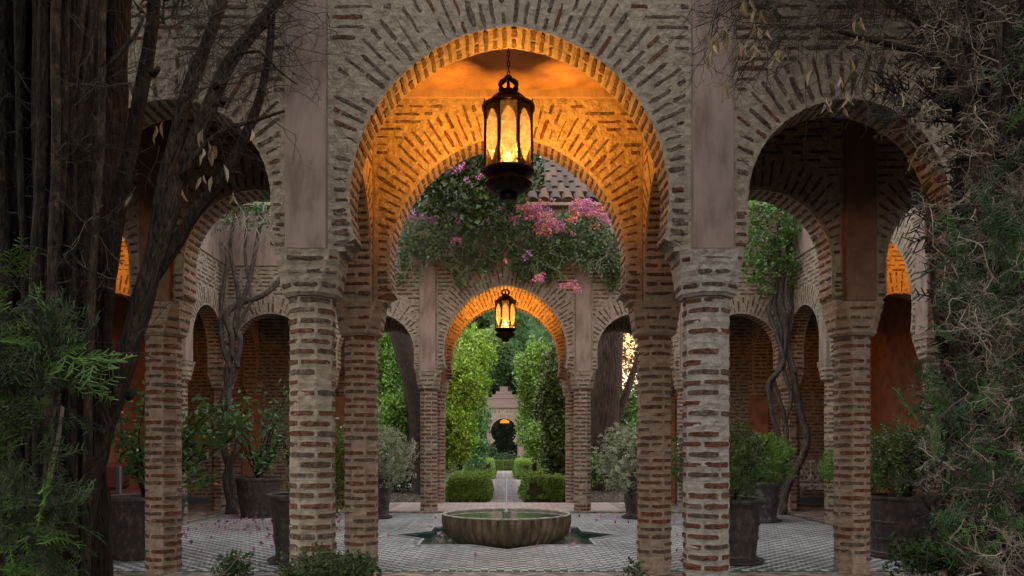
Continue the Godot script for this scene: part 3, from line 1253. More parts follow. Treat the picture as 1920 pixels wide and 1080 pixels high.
func build_basin() -> void:
	var root := thing("sunken_basin", "star shaped sunken basin of green tiles round the fountain bowl", "basin", Vector3.ZERO)
	var s := star(1.07)
	var fl := MB.new()
	poly_sheet(fl, star(1.06), -0.2)
	piece("basin_floor", fl.done(), mat(Color(0.10, 0.13, 0.10), 0.5), root)
	var wl := MB.new()
	var kb := MB.new()
	var out := star(1.10)
	for k in 16:
		var a := s[k]
		var b := s[(k + 1) % 16]
		wl.quad(Vector3(a.x, -0.2, -a.y), Vector3(b.x, -0.2, -b.y), Vector3(b.x, 0.004, -b.y), Vector3(a.x, 0.004, -a.y))
		var oa := out[k]
		var ob := out[(k + 1) % 16]
		kb.quad(Vector3(a.x, 0.010, -a.y), Vector3(oa.x, 0.010, -oa.y), Vector3(ob.x, 0.010, -ob.y), Vector3(b.x, 0.010, -b.y))
		kb.quad(Vector3(oa.x, -0.01, -oa.y), Vector3(ob.x, -0.01, -ob.y), Vector3(ob.x, 0.010, -ob.y), Vector3(oa.x, 0.010, -oa.y))
		kb.quad(Vector3(a.x, -0.02, -a.y), Vector3(a.x, 0.010, -a.y), Vector3(b.x, 0.010, -b.y), Vector3(b.x, -0.02, -b.y))
	piece("basin_side", wl.done(), mat(Color(0.05, 0.065, 0.05), 0.4), root)
	piece("kerb", kb.done(), mat(Color(0.30, 0.31, 0.29), 0.5), root)
	var tb := MB.new()
	tb.box(Vector3.ZERO, Vector3(0.07, 0.06, 0.012), 0.003)
	var tm := tb.done()
	var greens := [mat(Color(0.035, 0.06, 0.048), 0.25), mat(Color(0.05, 0.075, 0.06), 0.25), mat(Color(0.03, 0.045, 0.04), 0.25)]
	for k in 16:
		var a := s[k]
		var b := s[(k + 1) % 16]
		var n := int(a.distance_to(b) / 0.078)
		for i in n:
			var p := a.lerp(b, (i + 0.5) / n)
			var dir := (b - a).normalized()
			var yaw := atan2(dir.y, dir.x)
			piece("tile", tm, greens[rng.randi() % 3], root, Transform3D(Basis(Vector3.UP, yaw), Vector3(p.x, -0.045, -p.y)))
	var gr := MB.new()                                            # pale joints on the floor of the basin
	for i in 9:
		var q := -0.98 + i * 0.245
		gr.box(BASIN + Vector3(q, -0.196, 0), Vector3(0.014, 0.006, 2.0))
		gr.box(BASIN + Vector3(0, -0.197, q), Vector3(2.0, 0.006, 0.014))
	piece("grout_line", gr.done(), mat(Color(0.45, 0.46, 0.42), 0.6), root)
	var wt := MB.new()
	poly_sheet(wt, star(1.062), -0.085)
	var w := piece("basin_water", wt.done(), M.water, self)
	w.set_meta("kind", "structure")


func build_fountain() -> void:
	var root := thing("fountain", "wide fluted stone fountain bowl with a thin upright water jet", "fountain", BASIN)
	var lobes := 48
	var per := 6
	var mb := MB.new()
	mb.smooth(true)
	var prof := [[0.34, -0.19], [0.40, -0.155], [0.54, -0.13], [0.66, -0.095], [0.755, -0.04], [0.825, 0.03], [0.862, 0.10], [0.878, 0.17], [0.881, 0.23], [0.878, 0.285]]
	var rings := []
	for i in prof.size():
		var a := []
		for k in lobes * per:
			var t := TAU * k / (lobes * per)
			var f := absf(sin(lobes * t * 0.5))
			var dep := 0.055 * (1.0 - pow(f, 0.42))
			if i == prof.size() - 1:
				dep *= 0.35
			if i < 1:
				dep = 0.0
			var r: float = prof[i][0] - dep * (0.5 + 0.5 * prof[i][0])
			a.append(Vector3(sin(t) * r, prof[i][1], cos(t) * r))
		rings.append(a)
	mb.loft(rings, true, true, false)
	piece("bowl", mb.done(), M.bowl, root)
	var rim := MB.new()
	rim.smooth(true)
	lathe(rim, [[0.868, 0.284], [0.879, 0.292], [0.876, 0.301], [0.868, 0.306], [0.85, 0.306], [0.84, 0.30], [0.835, 0.285]], 96, 0.0, false, false)
	piece("rim", rim.done(), M.bowl_rim, root)
	var inn := MB.new()
	inn.smooth(true)
	lathe(inn, [[0.836, 0.29], [0.79, 0.18], [0.6, 0.06], [0.3, 0.0]], 64, 0.0, false, true)
	piece("inner_bowl", inn.done(), M.bowl, root)
	var wt := MB.new()
	lathe(wt, [[0.832, 0.272], [0.83, 0.2725]], 64, 0.0, false, true)
	piece("water", wt.done(), M.water, root)
	var nz2 := MB.new()
	nz2.smooth(true)
	lathe(nz2, [[0.05, 0.0], [0.05, 0.27], [0.055, 0.275], [0.06, 0.32], [0.068, 0.328], [0.02, 0.332], [0.012, 0.36]], 16)
	piece("nozzle", nz2.done(), M.bowl_rim, root)
	var j := MB.new()
	j.smooth(true)
	var pts := []
	for i in 26:
		pts.append(Vector3(sin(i * 2.1) * 0.0015, 0.33 + i * 0.0178, cos(i * 1.7) * 0.0015))
	tube(j, pts, 0.009, 0.007, 6)
	piece("water_jet", j.done(), M.jet, root)
	var dr := MB.new()
	for i in 40:
		var c := Vector3(rf(-0.02, 0.02), rf(0.4, 0.79), rf(-0.02, 0.02))
		dr.box(c, Vector3.ONE * rf(0.002, 0.005))
	piece("drops", dr.done(), M.jet, root).set_meta("kind", "stuff")


# ---------------------------------------------------------------- leaves and bushes
func leaf_mesh(l: float, w: float, fold := 0.25, droop := 0.15) -> ArrayMesh:      # along +y from its stalk, face to +z
	var mb := MB.new()
	var a := Vector3(0, 0, 0)
	var m1 := Vector3(0, l * 0.35, -w * fold * 0.3)
	var m2 := Vector3(0, l * 0.7, -w * fold * 0.3 - l * droop * 0.4)
	var t := Vector3(0, l, -l * droop)
	var l1 := Vector3(-w * 0.48, l * 0.38, w * fold)
	var r1 := Vector3(w * 0.48, l * 0.38, w * fold)
	var l2 := Vector3(-w * 0.34, l * 0.72, w * fold * 0.6 - l * droop * 0.4)
	var r2 := Vector3(w * 0.34, l * 0.72, w * fold * 0.6 - l * droop * 0.4)
	mb.tri(a, m1, l1)
	mb.tri(a, r1, m1)
	mb.quad(m1, m2, l2, l1)
	mb.quad(m1, r1, r2, m2)
	mb.tri(m2, t, l2)
	mb.tri(m2, r2, t)
	return mb.done()


func cluster_mesh(n: int, l: float, w: float, spread: float, up := 0.3) -> ArrayMesh:   # a sprig: n leaves round a short stalk
	var mb := MB.new()
	for i in n:
		var o := Vector3(rf(-1, 1), rf(-0.6, 1), rf(-1, 1)) * spread
		var y := (Vector3(rf(-1, 1), rf(-0.5, 0.9) + up, rf(-1, 1))).normalized()
		var x := y.cross(Vector3(rf(-1, 1), rf(-1, 1), rf(-1, 1))).normalized()
		var z := x.cross(y)
		if z.y < 0:
			z = -z
			x = -x
		var k := rf(0.7, 1.2)
		var b := o
		var m := o + y * l * 0.5 * k
		var e := o + y * l * k - z * l * 0.12
		var lw := x * w * 0.5 * k
		mb.tri(b, m + lw + z * w * 0.15, m)
		mb.tri(b, m, m - lw + z * w * 0.15)
		mb.tri(m, m + lw + z * w * 0.15, e)
		mb.tri(m, e, m - lw + z * w * 0.15)
	return mb.done()


func any_basis(up_bias := 0.0) -> Basis:
	var y := (Vector3(rf(-1, 1), rf(-1, 1) + up_bias, rf(-1, 1))).normalized()
	var x := y.cross(Vector3(rf(-1, 1), rf(-1, 1), rf(-1, 1))).normalized()
	return Basis(x, y, x.cross(y))


func dir_any() -> Vector3:
	while true:
		var v := Vector3(rf(-1, 1), rf(-1, 1), rf(-1, 1))
		if v.length() > 0.1 and v.length() <= 1.0:
			return v.normalized()
	return Vector3.UP


func tint(base: Color, spread := 0.3, warm := 0.0) -> Color:
	var k := rf(1.0 - spread, 1.0 + spread)
	var y := rf(0.0, warm)
	return Color(base.r * k + y, base.g * k + y * 0.8, base.b * k, 1.0)


func ball_cloud(n: int, c: Vector3, r: Vector3, lump: float, fill: float, base: Color, spread: float, warm: float, xfs: Array, cols: Array, scale := 1.0) -> void:
	for i in n:
		var d := dir_any()
		var k := 1.0 + lump * nz.get_noise_3d((c.x + d.x) * 90.0, (c.y + d.y) * 90.0, (c.z + d.z) * 90.0) * 1.6
		var rad := k * pow(rf(fill, 1.0), 0.5)
		if rng.randf() < 0.05:
			rad *= rf(1.02, 1.14)
		xfs.append(Transform3D(pointing(Vector3(rf(-1, 1), 1.1, rf(-1, 1)) + d * 0.7).scaled_local(Vector3.ONE * rf(0.7, 1.25) * scale), c + d * r * rad))
		cols.append(tint(base, spread, warm if d.y > 0.0 else warm * 0.3))


func pot_mesh(r: float, h: float, kind: int) -> ArrayMesh:
	var mb := MB.new()
	mb.smooth(false)
	var prof := []
	match kind:
		0:    # tapered tub with a plain rolled lip
			prof = [[r * 0.74, 0], [r * 0.76, 0.02], [r * 0.78, h * 0.1], [r * 0.9, h * 0.55], [r * 0.965, h * 0.88], [r * 0.97, h * 0.9], [r, h * 0.91], [r * 1.015, h * 0.95], [r, h * 0.99], [r * 0.97, h], [r * 0.9, h * 0.985], [r * 0.87, h * 0.9]]
		1:    # ringed pot with a wide flaring rim and a foot
			prof = [[r * 0.74, 0], [r * 0.8, 0.015], [r * 0.8, 0.05], [r * 0.74, 0.06], [r * 0.72, h * 0.13], [r * 0.77, h * 0.36], [r * 0.8, h * 0.365], [r * 0.805, h * 0.395], [r * 0.78, h * 0.4], [r * 0.8, h * 0.58], [r * 0.835, h * 0.585], [r * 0.84, h * 0.615], [r * 0.81, h * 0.62], [r * 0.86, h * 0.84], [r * 0.9, h * 0.88], [r * 0.98, h * 0.92], [r * 1.01, h * 0.955], [r, h * 0.985], [r * 0.95, h], [r * 0.84, h * 0.985], [r * 0.8, h * 0.9]]
		2:    # big straight tub with two bands
			prof = [[r * 0.88, 0], [r * 0.92, 0.02], [r * 0.92, 0.06], [r * 0.88, 0.075], [r * 0.9, h * 0.3], [r * 0.925, h * 0.305], [r * 0.925, h * 0.335], [r * 0.905, h * 0.34], [r * 0.93, h * 0.57], [r * 0.955, h * 0.575], [r * 0.955, h * 0.6], [r * 0.935, h * 0.61], [r * 0.97, h * 0.93], [r, h * 0.94], [r * 1.01, h * 0.97], [r, h], [r * 0.93, h], [r * 0.9, h * 0.9]]
	lathe(mb, prof, 48, 0.0, true, false)
	return mb.done()


func pot(root: Node3D, r: float, h: float, kind: int, m: Material) -> void:
	piece("pot", pot_mesh(r, h, kind), m, root)
	var s := MB.new()
	s.smooth(true)
	lathe(s, [[r * 0.9, h * 0.89], [r * 0.6, h * 0.9 + 0.01], [r * 0.3, h * 0.9 + 0.015]], 24, 0.0, false, true)
	piece("soil", s.done(), M.soil, root)
	if kind != 0:
		var sc := MB.new()
		lathe(sc, [[r * 0.86, -0.004], [r * 0.95, 0.012], [r * 0.95, 0.03], [r * 0.9, 0.034], [r * 0.86, 0.018]], 40, 0.0, true, true)
		piece("saucer", sc.done(), m, root)


func stems(root: Node3D, h: float, n: int, base_y: float, spread: float, r := 0.012, m: Material = null) -> void:
	var mb := MB.new()
	mb.smooth(true)
	for i in n:
		var a := rf(0, TAU)
		var o := Vector3(sin(a), 0, cos(a))
		var pts := curve_points([Vector3.UP * base_y + o * 0.03, Vector3.UP * (base_y + h * 0.35) + o * spread * 0.35, Vector3.UP * (base_y + h) + o * spread * rf(0.7, 1.1)], 0.08)
		tube(mb, pts, r, r * 0.35, 5, 0.2)
	piece("stems", mb.done(), m if m else M.bark_dark, root).set_meta("kind", "stuff")


func ball_bush(called: String, label: String, x: float, z: float, pr: float, ph: float, kind: int, pm: Material, c: Vector3, r: Vector3, col: Color, n: int, group: String, lump := 0.18, warm := 0.0, lf := 0.035, matt := false) -> Node3D:
	var root := thing(called, label, "potted bush", Vector3(x, 0.008, z), group)
	pot(root, pr, ph, kind, pm)
	stems(root, c.y - ph * 0.9 + r.y * 0.6, 16, ph * 0.88, r.x * 0.75)
	var xfs := []
	var cols := []
	ball_cloud(n, c, r, lump, 0.25, col, 0.4, warm, xfs, cols)
	many("foliage", cluster_mesh(11, lf, lf * 0.55, lf * 0.9), M.leaf_matt if matt else M.leaf, root, xfs, cols)
	var core := MB.new()
	core.smooth(true)
	return root


func citrus(root: Node3D, lm: ArrayMesh, base: Vector3, tips: Array, per: int, col: Color, individual: int) -> void:
	# a few limbs from base to tips, with leaves along their outer halves
	var mb := MB.new()
	mb.smooth(true)
	var xfs := []
	for t in tips:
		var mid: Vector3 = base.lerp(t, 0.5) + Vector3(rf(-0.08, 0.08), rf(0.02, 0.12), rf(-0.08, 0.08))
		var pts := curve_points([base, base.lerp(mid, 0.5) + Vector3(rf(-0.03, 0.03), 0.02, rf(-0.03, 0.03)), mid, t], 0.06)
		tube(mb, pts, 0.016, 0.003, 5, 0.15)
		for i in per:
			var f := pow(rf(0.12, 1.0), 0.6)
			var p: Vector3 = pts[int(f * (pts.size() - 1))]
			var twig := Vector3(rf(-1, 1), rf(-0.6, 0.7), rf(-1, 1)) * 0.13
			var b := any_basis(-0.1)
			if b.z.y < 0:
				b = Basis(-b.x, b.y, -b.z)
			xfs.append(Transform3D(b.scaled_local(Vector3.ONE * rf(0.7, 1.2)), p + twig))
	piece("stems", mb.done(), M.bark_dark, root).set_meta("kind", "stuff")
	var ms := []
	for v in 4:
		var c := tint(col, 0.3)
		var m := leafy(c, 0.36, 0.4)
		m.vertex_color_use_as_albedo = false
		ms.append(m)
	var rest := []
	var cols := []
	for i in xfs.size():
		if i % maxi(1, xfs.size() / individual) == 0 and i / maxi(1, xfs.size() / individual) < individual:
			piece("leaf", lm, ms[rng.randi() % 4], root, xfs[i])
		else:
			rest.append(xfs[i])
			cols.append(tint(col, 0.35))
	many("foliage", lm, M.leaf, root, rest, cols)


func build_pots() -> void:
	var green := Color(0.075, 0.125, 0.03)
	var bright := Color(0.13, 0.24, 0.04)
	var grey := Color(0.30, 0.31, 0.21)
	ball_bush("potted_bush", "grey leaved round bush in a dark pot left of the fountain", -2.2, -12.85, 0.31, 0.70, 1, M.pot, Vector3(0.15, 1.02, 0), Vector3(0.52, 0.55, 0.5), grey, 1100, "grey bushes flanking the fountain", 0.25, 0.02, 0.034, true)
	ball_bush("potted_bush", "grey leaved round bush in a dark pot right of the fountain", 2.27, -12.85, 0.34, 0.70, 1, M.pot, Vector3(-0.25, 1.0, 0), Vector3(0.5, 0.58, 0.5), grey, 1200, "grey bushes flanking the fountain", 0.28, 0.02, 0.034, true)
	ball_bush("potted_bush", "dark green round bush in the brown ringed pot beside the large right column", 2.33, -7.98, 0.36, 0.665, 1, M.pot, Vector3(-0.14, 1.02, 0.0), Vector3(0.53, 0.47, 0.5), green * 0.85, 1500, "clipped potted bushes", 0.22, 0.02, 0.03)
	ball_bush("potted_bush", "bright green ball bush in the grey ringed pot near the right vine", 4.08, -12.3, 0.37, 0.64, 1, M.pot_grey, Vector3(0.08, 0.98, 0.05), Vector3(0.47, 0.42, 0.45), bright, 1300, "clipped potted bushes", 0.2, 0.02, 0.032)
	ball_bush("potted_bush", "small ball bush peeping out left of the dark right bay column", 5.0, -10.9, 0.28, 0.5, 1, M.pot_grey, Vector3(-0.05, 0.9, 0), Vector3(0.45, 0.36, 0.4), bright, 900, "clipped potted bushes", 0.2, 0.02, 0.03)
	ball_bush("potted_bush", "yellowish leafy bush in the dark ringed pot beside the large left column", -2.16, -8.02, 0.37, 0.71, 1, M.pot, Vector3(0.2, 0.98, -0.05), Vector3(0.34, 0.5, 0.4), Color(0.12, 0.16, 0.03), 900, "clipped potted bushes", 0.3, 0.03, 0.04)
	ball_bush("potted_shrub", "sparse twiggy shrub in the large black tub at right", 4.36, -8.3, 0.43, 0.67, 2, M.pot, Vector3(-0.1, 1.05, 0.1), Vector3(0.42, 0.4, 0.4), Color(0.08, 0.13, 0.035), 620, "large black tubs", 0.4, 0.02, 0.036)
	# orange tree in the tub at left, its limbs reaching right past the column
	var lm := leaf_mesh(0.10, 0.05)
	var t := thing("potted_orange_tree", "small orange tree with glossy leaves in the large black tub at left", "potted tree", Vector3(-3.95, 0.008, -8.3), "large black tubs")
	pot(t, 0.43, 0.67, 0, M.pot)
	citrus(t, lm, Vector3(0, 0.62, 0), [Vector3(-0.25, 1.75, 0.1), Vector3(0.05, 1.9, -0.1), Vector3(0.3, 1.75, 0.15), Vector3(0.62, 1.72, 0.0), Vector3(0.85, 1.62, 0.1), Vector3(1.05, 1.5, -0.1), Vector3(1.2, 1.62, 0.1), Vector3(0.72, 1.35, 0.05), Vector3(0.6, 1.05, 0.1), Vector3(0.82, 0.85, 0.15), Vector3(-0.1, 1.4, 0.2), Vector3(-0.3, 1.3, 0.1), Vector3(0.75, 1.55, 0.2), Vector3(1.15, 1.4, 0.15)], 60, Color(0.075, 0.14, 0.04), 290)
	var om := MB.new()
	om.smooth(true)
	lathe(om, [[0.003, -0.02], [0.014, -0.014], [0.02, 0.0], [0.014, 0.014], [0.003, 0.02]], 12)
	var fruit := om.done()
	var orange := mat(Color(0.6, 0.18, 0.02), 0.5)
	for p in [Vector3(0.85, 0.8, 0.2), Vector3(-0.12, 1.55, 0.25), Vector3(0.75, 1.3, 0.25)]:
		piece("orange", fruit, orange, t, Transform3D(Basis(), p))
	var t2 := thing("potted_lemon_tree", "leafy citrus shrub in the dark tub beside the left vine trunk", "potted tree", Vector3(-4.22, 0.008, -13.0))
	pot(t2, 0.37, 0.68, 0, M.pot)
	citrus(t2, lm, Vector3(0, 0.62, 0), [Vector3(-0.5, 1.95, 0.1), Vector3(-0.2, 2.1, 0.1), Vector3(0.1, 2.05, 0), Vector3(0.35, 1.9, 0.1), Vector3(0.6, 2.1, 0.05), Vector3(0.7, 1.8, 0.0), Vector3(0.45, 1.4, 0.15), Vector3(-0.75, 1.85, 0.1), Vector3(0.2, 1.0, 0.2), Vector3(0.55, 2.3, 0), Vector3(-0.35, 1.6, 0.2), Vector3(-0.1, 1.15, 0.2), Vector3(0.62, 1.55, 0.1)], 46, Color(0.085, 0.16, 0.06), 240)


# ---------------------------------------------------------------- climbers
func px_path(list: Array, d: float, wob := 0.0) -> Array:
	var a := []
	for q in list:
		var dd: float = d + (q[2] if q.size() > 2 else 0.0)
		a.append(P(q[0], q[1], dd) + Vector3(0, 0, rf(-wob, wob)))
	return a


func build_vines() -> void:
	var l := thing("climbing_vine", "bare twisted vine trunks climbing the far left corner column", "vine")
	var l_paths := [
		[[[428, 972], [434, 900], [418, 835], [431, 770], [424, 700], [436, 640], [424, 592], [448, 568], [500, 552], [545, 500]], 0.075, 0.045],
		[[[442, 972], [424, 900], [446, 842], [441, 800], [418, 755], [440, 692], [452, 640], [440, 600], [468, 530], [488, 420], [492, 380]], 0.065, 0.035],
		[[[436, 700], [416, 645], [414, 570], [426, 480], [398, 440], [392, 410]], 0.05, 0.025],
		[[[432, 660], [446, 560], [432, 470], [442, 400], [450, 370]], 0.045, 0.025],
		[[[450, 690], [434, 650], [452, 600], [470, 560], [460, 480], [466, 390]], 0.035, 0.02],
		[[[420, 640], [446, 668], [436, 720], [420, 690]], 0.03, 0.02]]
	for q in l_paths:
		var mb := MB.new()
		mb.smooth(true)
		tube(mb, curve_points(px_path(q[0], 13.55, 0.06), 0.05), q[1], q[2], 8, 0.22)
		piece("trunk", mb.done(), M.vine, l)
	var r := thing("climbing_vine", "bare twisted vine trunks looping beside the far right corner column", "vine")
	var r_paths := [
		[[[1466, 972], [1474, 920], [1498, 872], [1513, 822], [1502, 770], [1489, 700], [1478, 650], [1470, 600], [1462, 562], [1472, 500], [1484, 440]], 0.07, 0.045],
		[[[1470, 960], [1468, 880], [1462, 830], [1448, 780], [1440, 722], [1462, 688], [1466, 620], [1454, 560], [1474, 480]], 0.05, 0.035],
		[[[1475, 850], [1472, 790], [1458, 745], [1450, 715], [1466, 680], [1456, 620], [1444, 580], [1462, 520], [1462, 420]], 0.05, 0.03],
		[[[1470, 800], [1482, 745], [1470, 690], [1478, 600], [1492, 520], [1502, 430]], 0.035, 0.025],
		[[[1490, 700], [1480, 640], [1488, 590], [1478, 540], [1500, 470], [1520, 400]], 0.035, 0.025]]
	for q in r_paths:
		var mb := MB.new()
		mb.smooth(true)
		tube(mb, curve_points(px_path(q[0], 13.5, 0.06), 0.05), q[1], q[2], 8, 0.2)
		piece("trunk", mb.done(), M.vine, r)
	var cl := cluster_mesh(7, 0.075, 0.05, 0.06, -0.3)
	var xfs := []
	var cols := []
	for i in 420:
		var p := P(rf(1398, 1500), 0, 13.35 + rf(-0.25, 0.25))
		var f := rng.randf()
		p = P(1390 + 112 * pow(rng.randf(), 0.9), 370 + 190 * f * (0.6 + 0.4 * rng.randf()), 13.3 + rf(-0.25, 0.3))
		xfs.append(Transform3D(any_basis(-0.2).scaled_local(Vector3.ONE * rf(0.7, 1.2)), p))
		cols.append(tint(Color(0.08, 0.17, 0.035), 0.4, 0.02))
	many("foliage", cl, M.leaf, r, xfs, cols)
	xfs = []
	cols = []
	for i in 60:
		xfs.append(Transform3D(any_basis(-0.2), P(rf(400, 515), 370 + 80 * rf(0, 1) * rng.randf(), 13.3 + rf(-0.2, 0.3))))
		cols.append(tint(Color(0.06, 0.12, 0.03), 0.4, 0.02))
	many("foliage", cl, M.leaf, l, xfs, cols)
	var tw := MB.new()
	for i in 46:
		var a := P(rf(395, 515), rf(385, 430), 13.3 + rf(-0.3, 0.3))
		tube(tw, curve_points([a, a + Vector3(rf(-0.15, 0.15), rf(-0.3, -0.1), 0.05), a + Vector3(rf(-0.25, 0.25), rf(-0.75, -0.3), rf(-0.1, 0.1))], 0.15), 0.007, 0.003, 4)
	piece("twigs", tw.done(), M.twig, l).set_meta("kind", "stuff")
	var fl := cluster_mesh(10, 0.05, 0.05, 0.05)
	piece("flower", fl, mat(Color(0.55, 0.1, 0.12), 0.7), r, Transform3D(Basis(), P(1460, 405, 13.1)))


func build_bougainvillea() -> void:
	var root := thing("bougainvillea", "bougainvillea with pink flowers sprawling over the far arcade wall and its eave", "climber")
	var cl := cluster_mesh(8, 0.07, 0.048, 0.075)
	var big := cluster_mesh(6, 0.115, 0.085, 0.1, -0.3)
	var xfs := []
	var cols := []
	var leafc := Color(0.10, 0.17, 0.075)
	var lane := func(px: float) -> float:                       # lower edge of the mass
		return 505.0 + 22.0 * sin(px * 0.045) + 16.0 * sin(px * 0.11 + 1.0)
	for i in 1900:
		var px := rf(742, 1172)
		var hi: float = 392.0 + 16.0 * sin(px * 0.05) + (40.0 if px > 1090 else 0.0) * 0.4
		if px < 985:
			hi = 318.0 + maxf(0.0, (px - 900) * 0.6) + 20 * sin(px * 0.06)
		var lo: float = lane.call(px)
		var f := pow(rng.randf(), 0.85)
		var py := lerpf(hi, lo, f)
		var bulge := 0.12 + 0.5 * sin(PI * clampf((py - 330.0) / 190.0, 0.0, 1.0))
		var d := 13.86 - bulge * rf(0.2, 1.0)
		if py < 385:
			d = minf(d, 13.7)
		if nz.get_noise_2d(px * 3.0, py * 3.0) < -0.42:
			continue
		xfs.append(Transform3D(any_basis(-0.3).scaled_local(Vector3.ONE * rf(0.6, 1.2)), P(px, py, d)))
		cols.append(tint(leafc, 0.5, 0.015))
	# trailing shoots
	var tw := MB.new()
	var strands := [[790, 500, 785, 530], [850, 500, 870, 530], [905, 505, 900, 535], [1005, 470, 1010, 540], [1020, 490, 1085, 545], [1000, 500, 1012, 530], [1100, 490, 1105, 525], [1140, 470, 1160, 505], [960, 490, 940, 520], [830, 480, 800, 505], [1060, 480, 1050, 520], [880, 500, 860, 520], [768, 470, 775, 520], [1120, 500, 1128, 520]]
	for s in strands:
		var a := P(s[0], s[1], 13.5)
		var b := P(s[2], s[3], 13.45)
		var m := a.lerp(b, 0.5) + Vector3(rf(-0.05, 0.05), 0.05, rf(-0.02, 0.05))
		var pts := curve_points([a, m, b], 0.05)
		tube(tw, pts, 0.006, 0.003, 4)
		for p in pts:
			if rng.randf() < 0.75:
				xfs.append(Transform3D(any_basis(-0.4).scaled_local(Vector3.ONE * rf(0.45, 0.75)), p))
				cols.append(tint(leafc * 1.25, 0.4, 0.02))
	for i in 60:                                                 # bare pale shoots below the leaves
		var a := P(rf(760, 1165), rf(440, 500), 13.5 + rf(-0.2, 0.1))
		var pts := curve_points([a, a + Vector3(rf(-0.15, 0.15), rf(-0.2, 0.0), rf(0, 0.1)), a + Vector3(rf(-0.3, 0.3), rf(-0.45, -0.1), rf(-0.05, 0.1))], 0.1)
		tube(tw, pts, 0.005, 0.002, 4)
	for i in 30:
		var a := P(rf(760, 1165), rf(400, 480), 13.7)
		var pts := curve_points([a, a + Vector3(rf(-0.5, 0.5), rf(-0.1, 0.3), 0.1), a + Vector3(rf(-1.0, 1.0), rf(-0.2, 0.4), 0.05)], 0.15)
		tube(tw, pts, 0.014, 0.006, 5)
	piece("shoots", tw.done(), M.twig, root).set_meta("kind", "stuff")
	many("foliage", cl, M.leaf, root, xfs, cols)
	# dark large leaved vine hanging nearer, left of and behind the big lantern
	xfs = []
	cols = []
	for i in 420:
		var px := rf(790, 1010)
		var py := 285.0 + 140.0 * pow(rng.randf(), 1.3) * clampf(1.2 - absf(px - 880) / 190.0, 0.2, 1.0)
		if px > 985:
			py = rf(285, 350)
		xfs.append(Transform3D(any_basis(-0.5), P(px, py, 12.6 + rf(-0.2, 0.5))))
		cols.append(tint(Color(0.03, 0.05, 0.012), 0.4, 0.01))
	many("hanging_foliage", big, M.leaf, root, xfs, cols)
	# flowers: papery bracts in heads
	var fl := cluster_mesh(7, 0.042, 0.042, 0.05)
	xfs = []
	cols = []
	var heads := [[955, 388, 10, 12], [975, 384, 16, 26], [985, 400, 22, 34], [1000, 395, 16, 22], [1025, 384, 18, 14], [1012, 405, 22, 26], [1018, 413, 16, 20], [1050, 420, 10, 10], [1080, 392, 12, 18], [1090, 385, 16, 22], [1105, 392, 18, 24], [1120, 398, 14, 14], [1135, 405, 12, 18], [1140, 415, 8, 10], [1070, 415, 12, 10], [1040, 425, 14, 14], [1025, 432, 14, 12], [955, 410, 6, 8], [1010, 432, 8, 8], [1030, 442, 8, 6], [848, 408, 10, 8], [858, 414, 8, 6], [855, 452, 7, 7], [800, 408, 6, 4], [770, 400, 6, 6], [808, 412, 5, 4], [853, 318, 5, 4], [866, 316, 5, 4], [905, 330, 4, 4], [876, 340, 4, 3], [1008, 525, 7, 8], [1016, 520, 5, 5], [1058, 540, 8, 8], [1080, 545, 10, 12], [1072, 533, 7, 7], [988, 477, 4, 3], [952, 487, 3, 2], [926, 400, 5, 4], [1112, 400, 10, 10], [1095, 402, 10, 10], [930, 392, 8, 5], [900, 396, 7, 4], [880, 402, 7, 4], [825, 400, 8, 5], [785, 412, 8, 4], [868, 430, 6, 3], [915, 420, 6, 3], [1065, 440, 8, 4], [1120, 430, 8, 4]]
	for h in heads:
		for i in int(h[3]):
			var p := P(h[0] + rf(-1, 1) * h[2], h[1] + rf(-0.7, 0.7) * h[2], 13.22 + rf(-0.08, 0.1))
			if h[1] < 350:
				p = P(h[0] + rf(-1, 1) * h[2], h[1] + rf(-0.7, 0.7) * h[2], 12.4)
			xfs.append(Transform3D(any_basis(0.5).scaled_local(Vector3.ONE * rf(0.6, 1.1)), p))
			var c := Color(0.66, 0.2, 0.46)
			if rng.randf() < 0.38 and h[0] > 950:
				c = Color(0.75, 0.24, 0.15)
			elif rng.randf() < 0.3:
				c = Color(0.55, 0.25, 0.55)
			cols.append(tint(c, 0.25))
	many("blossoms", fl, M.petal, root, xfs, cols)


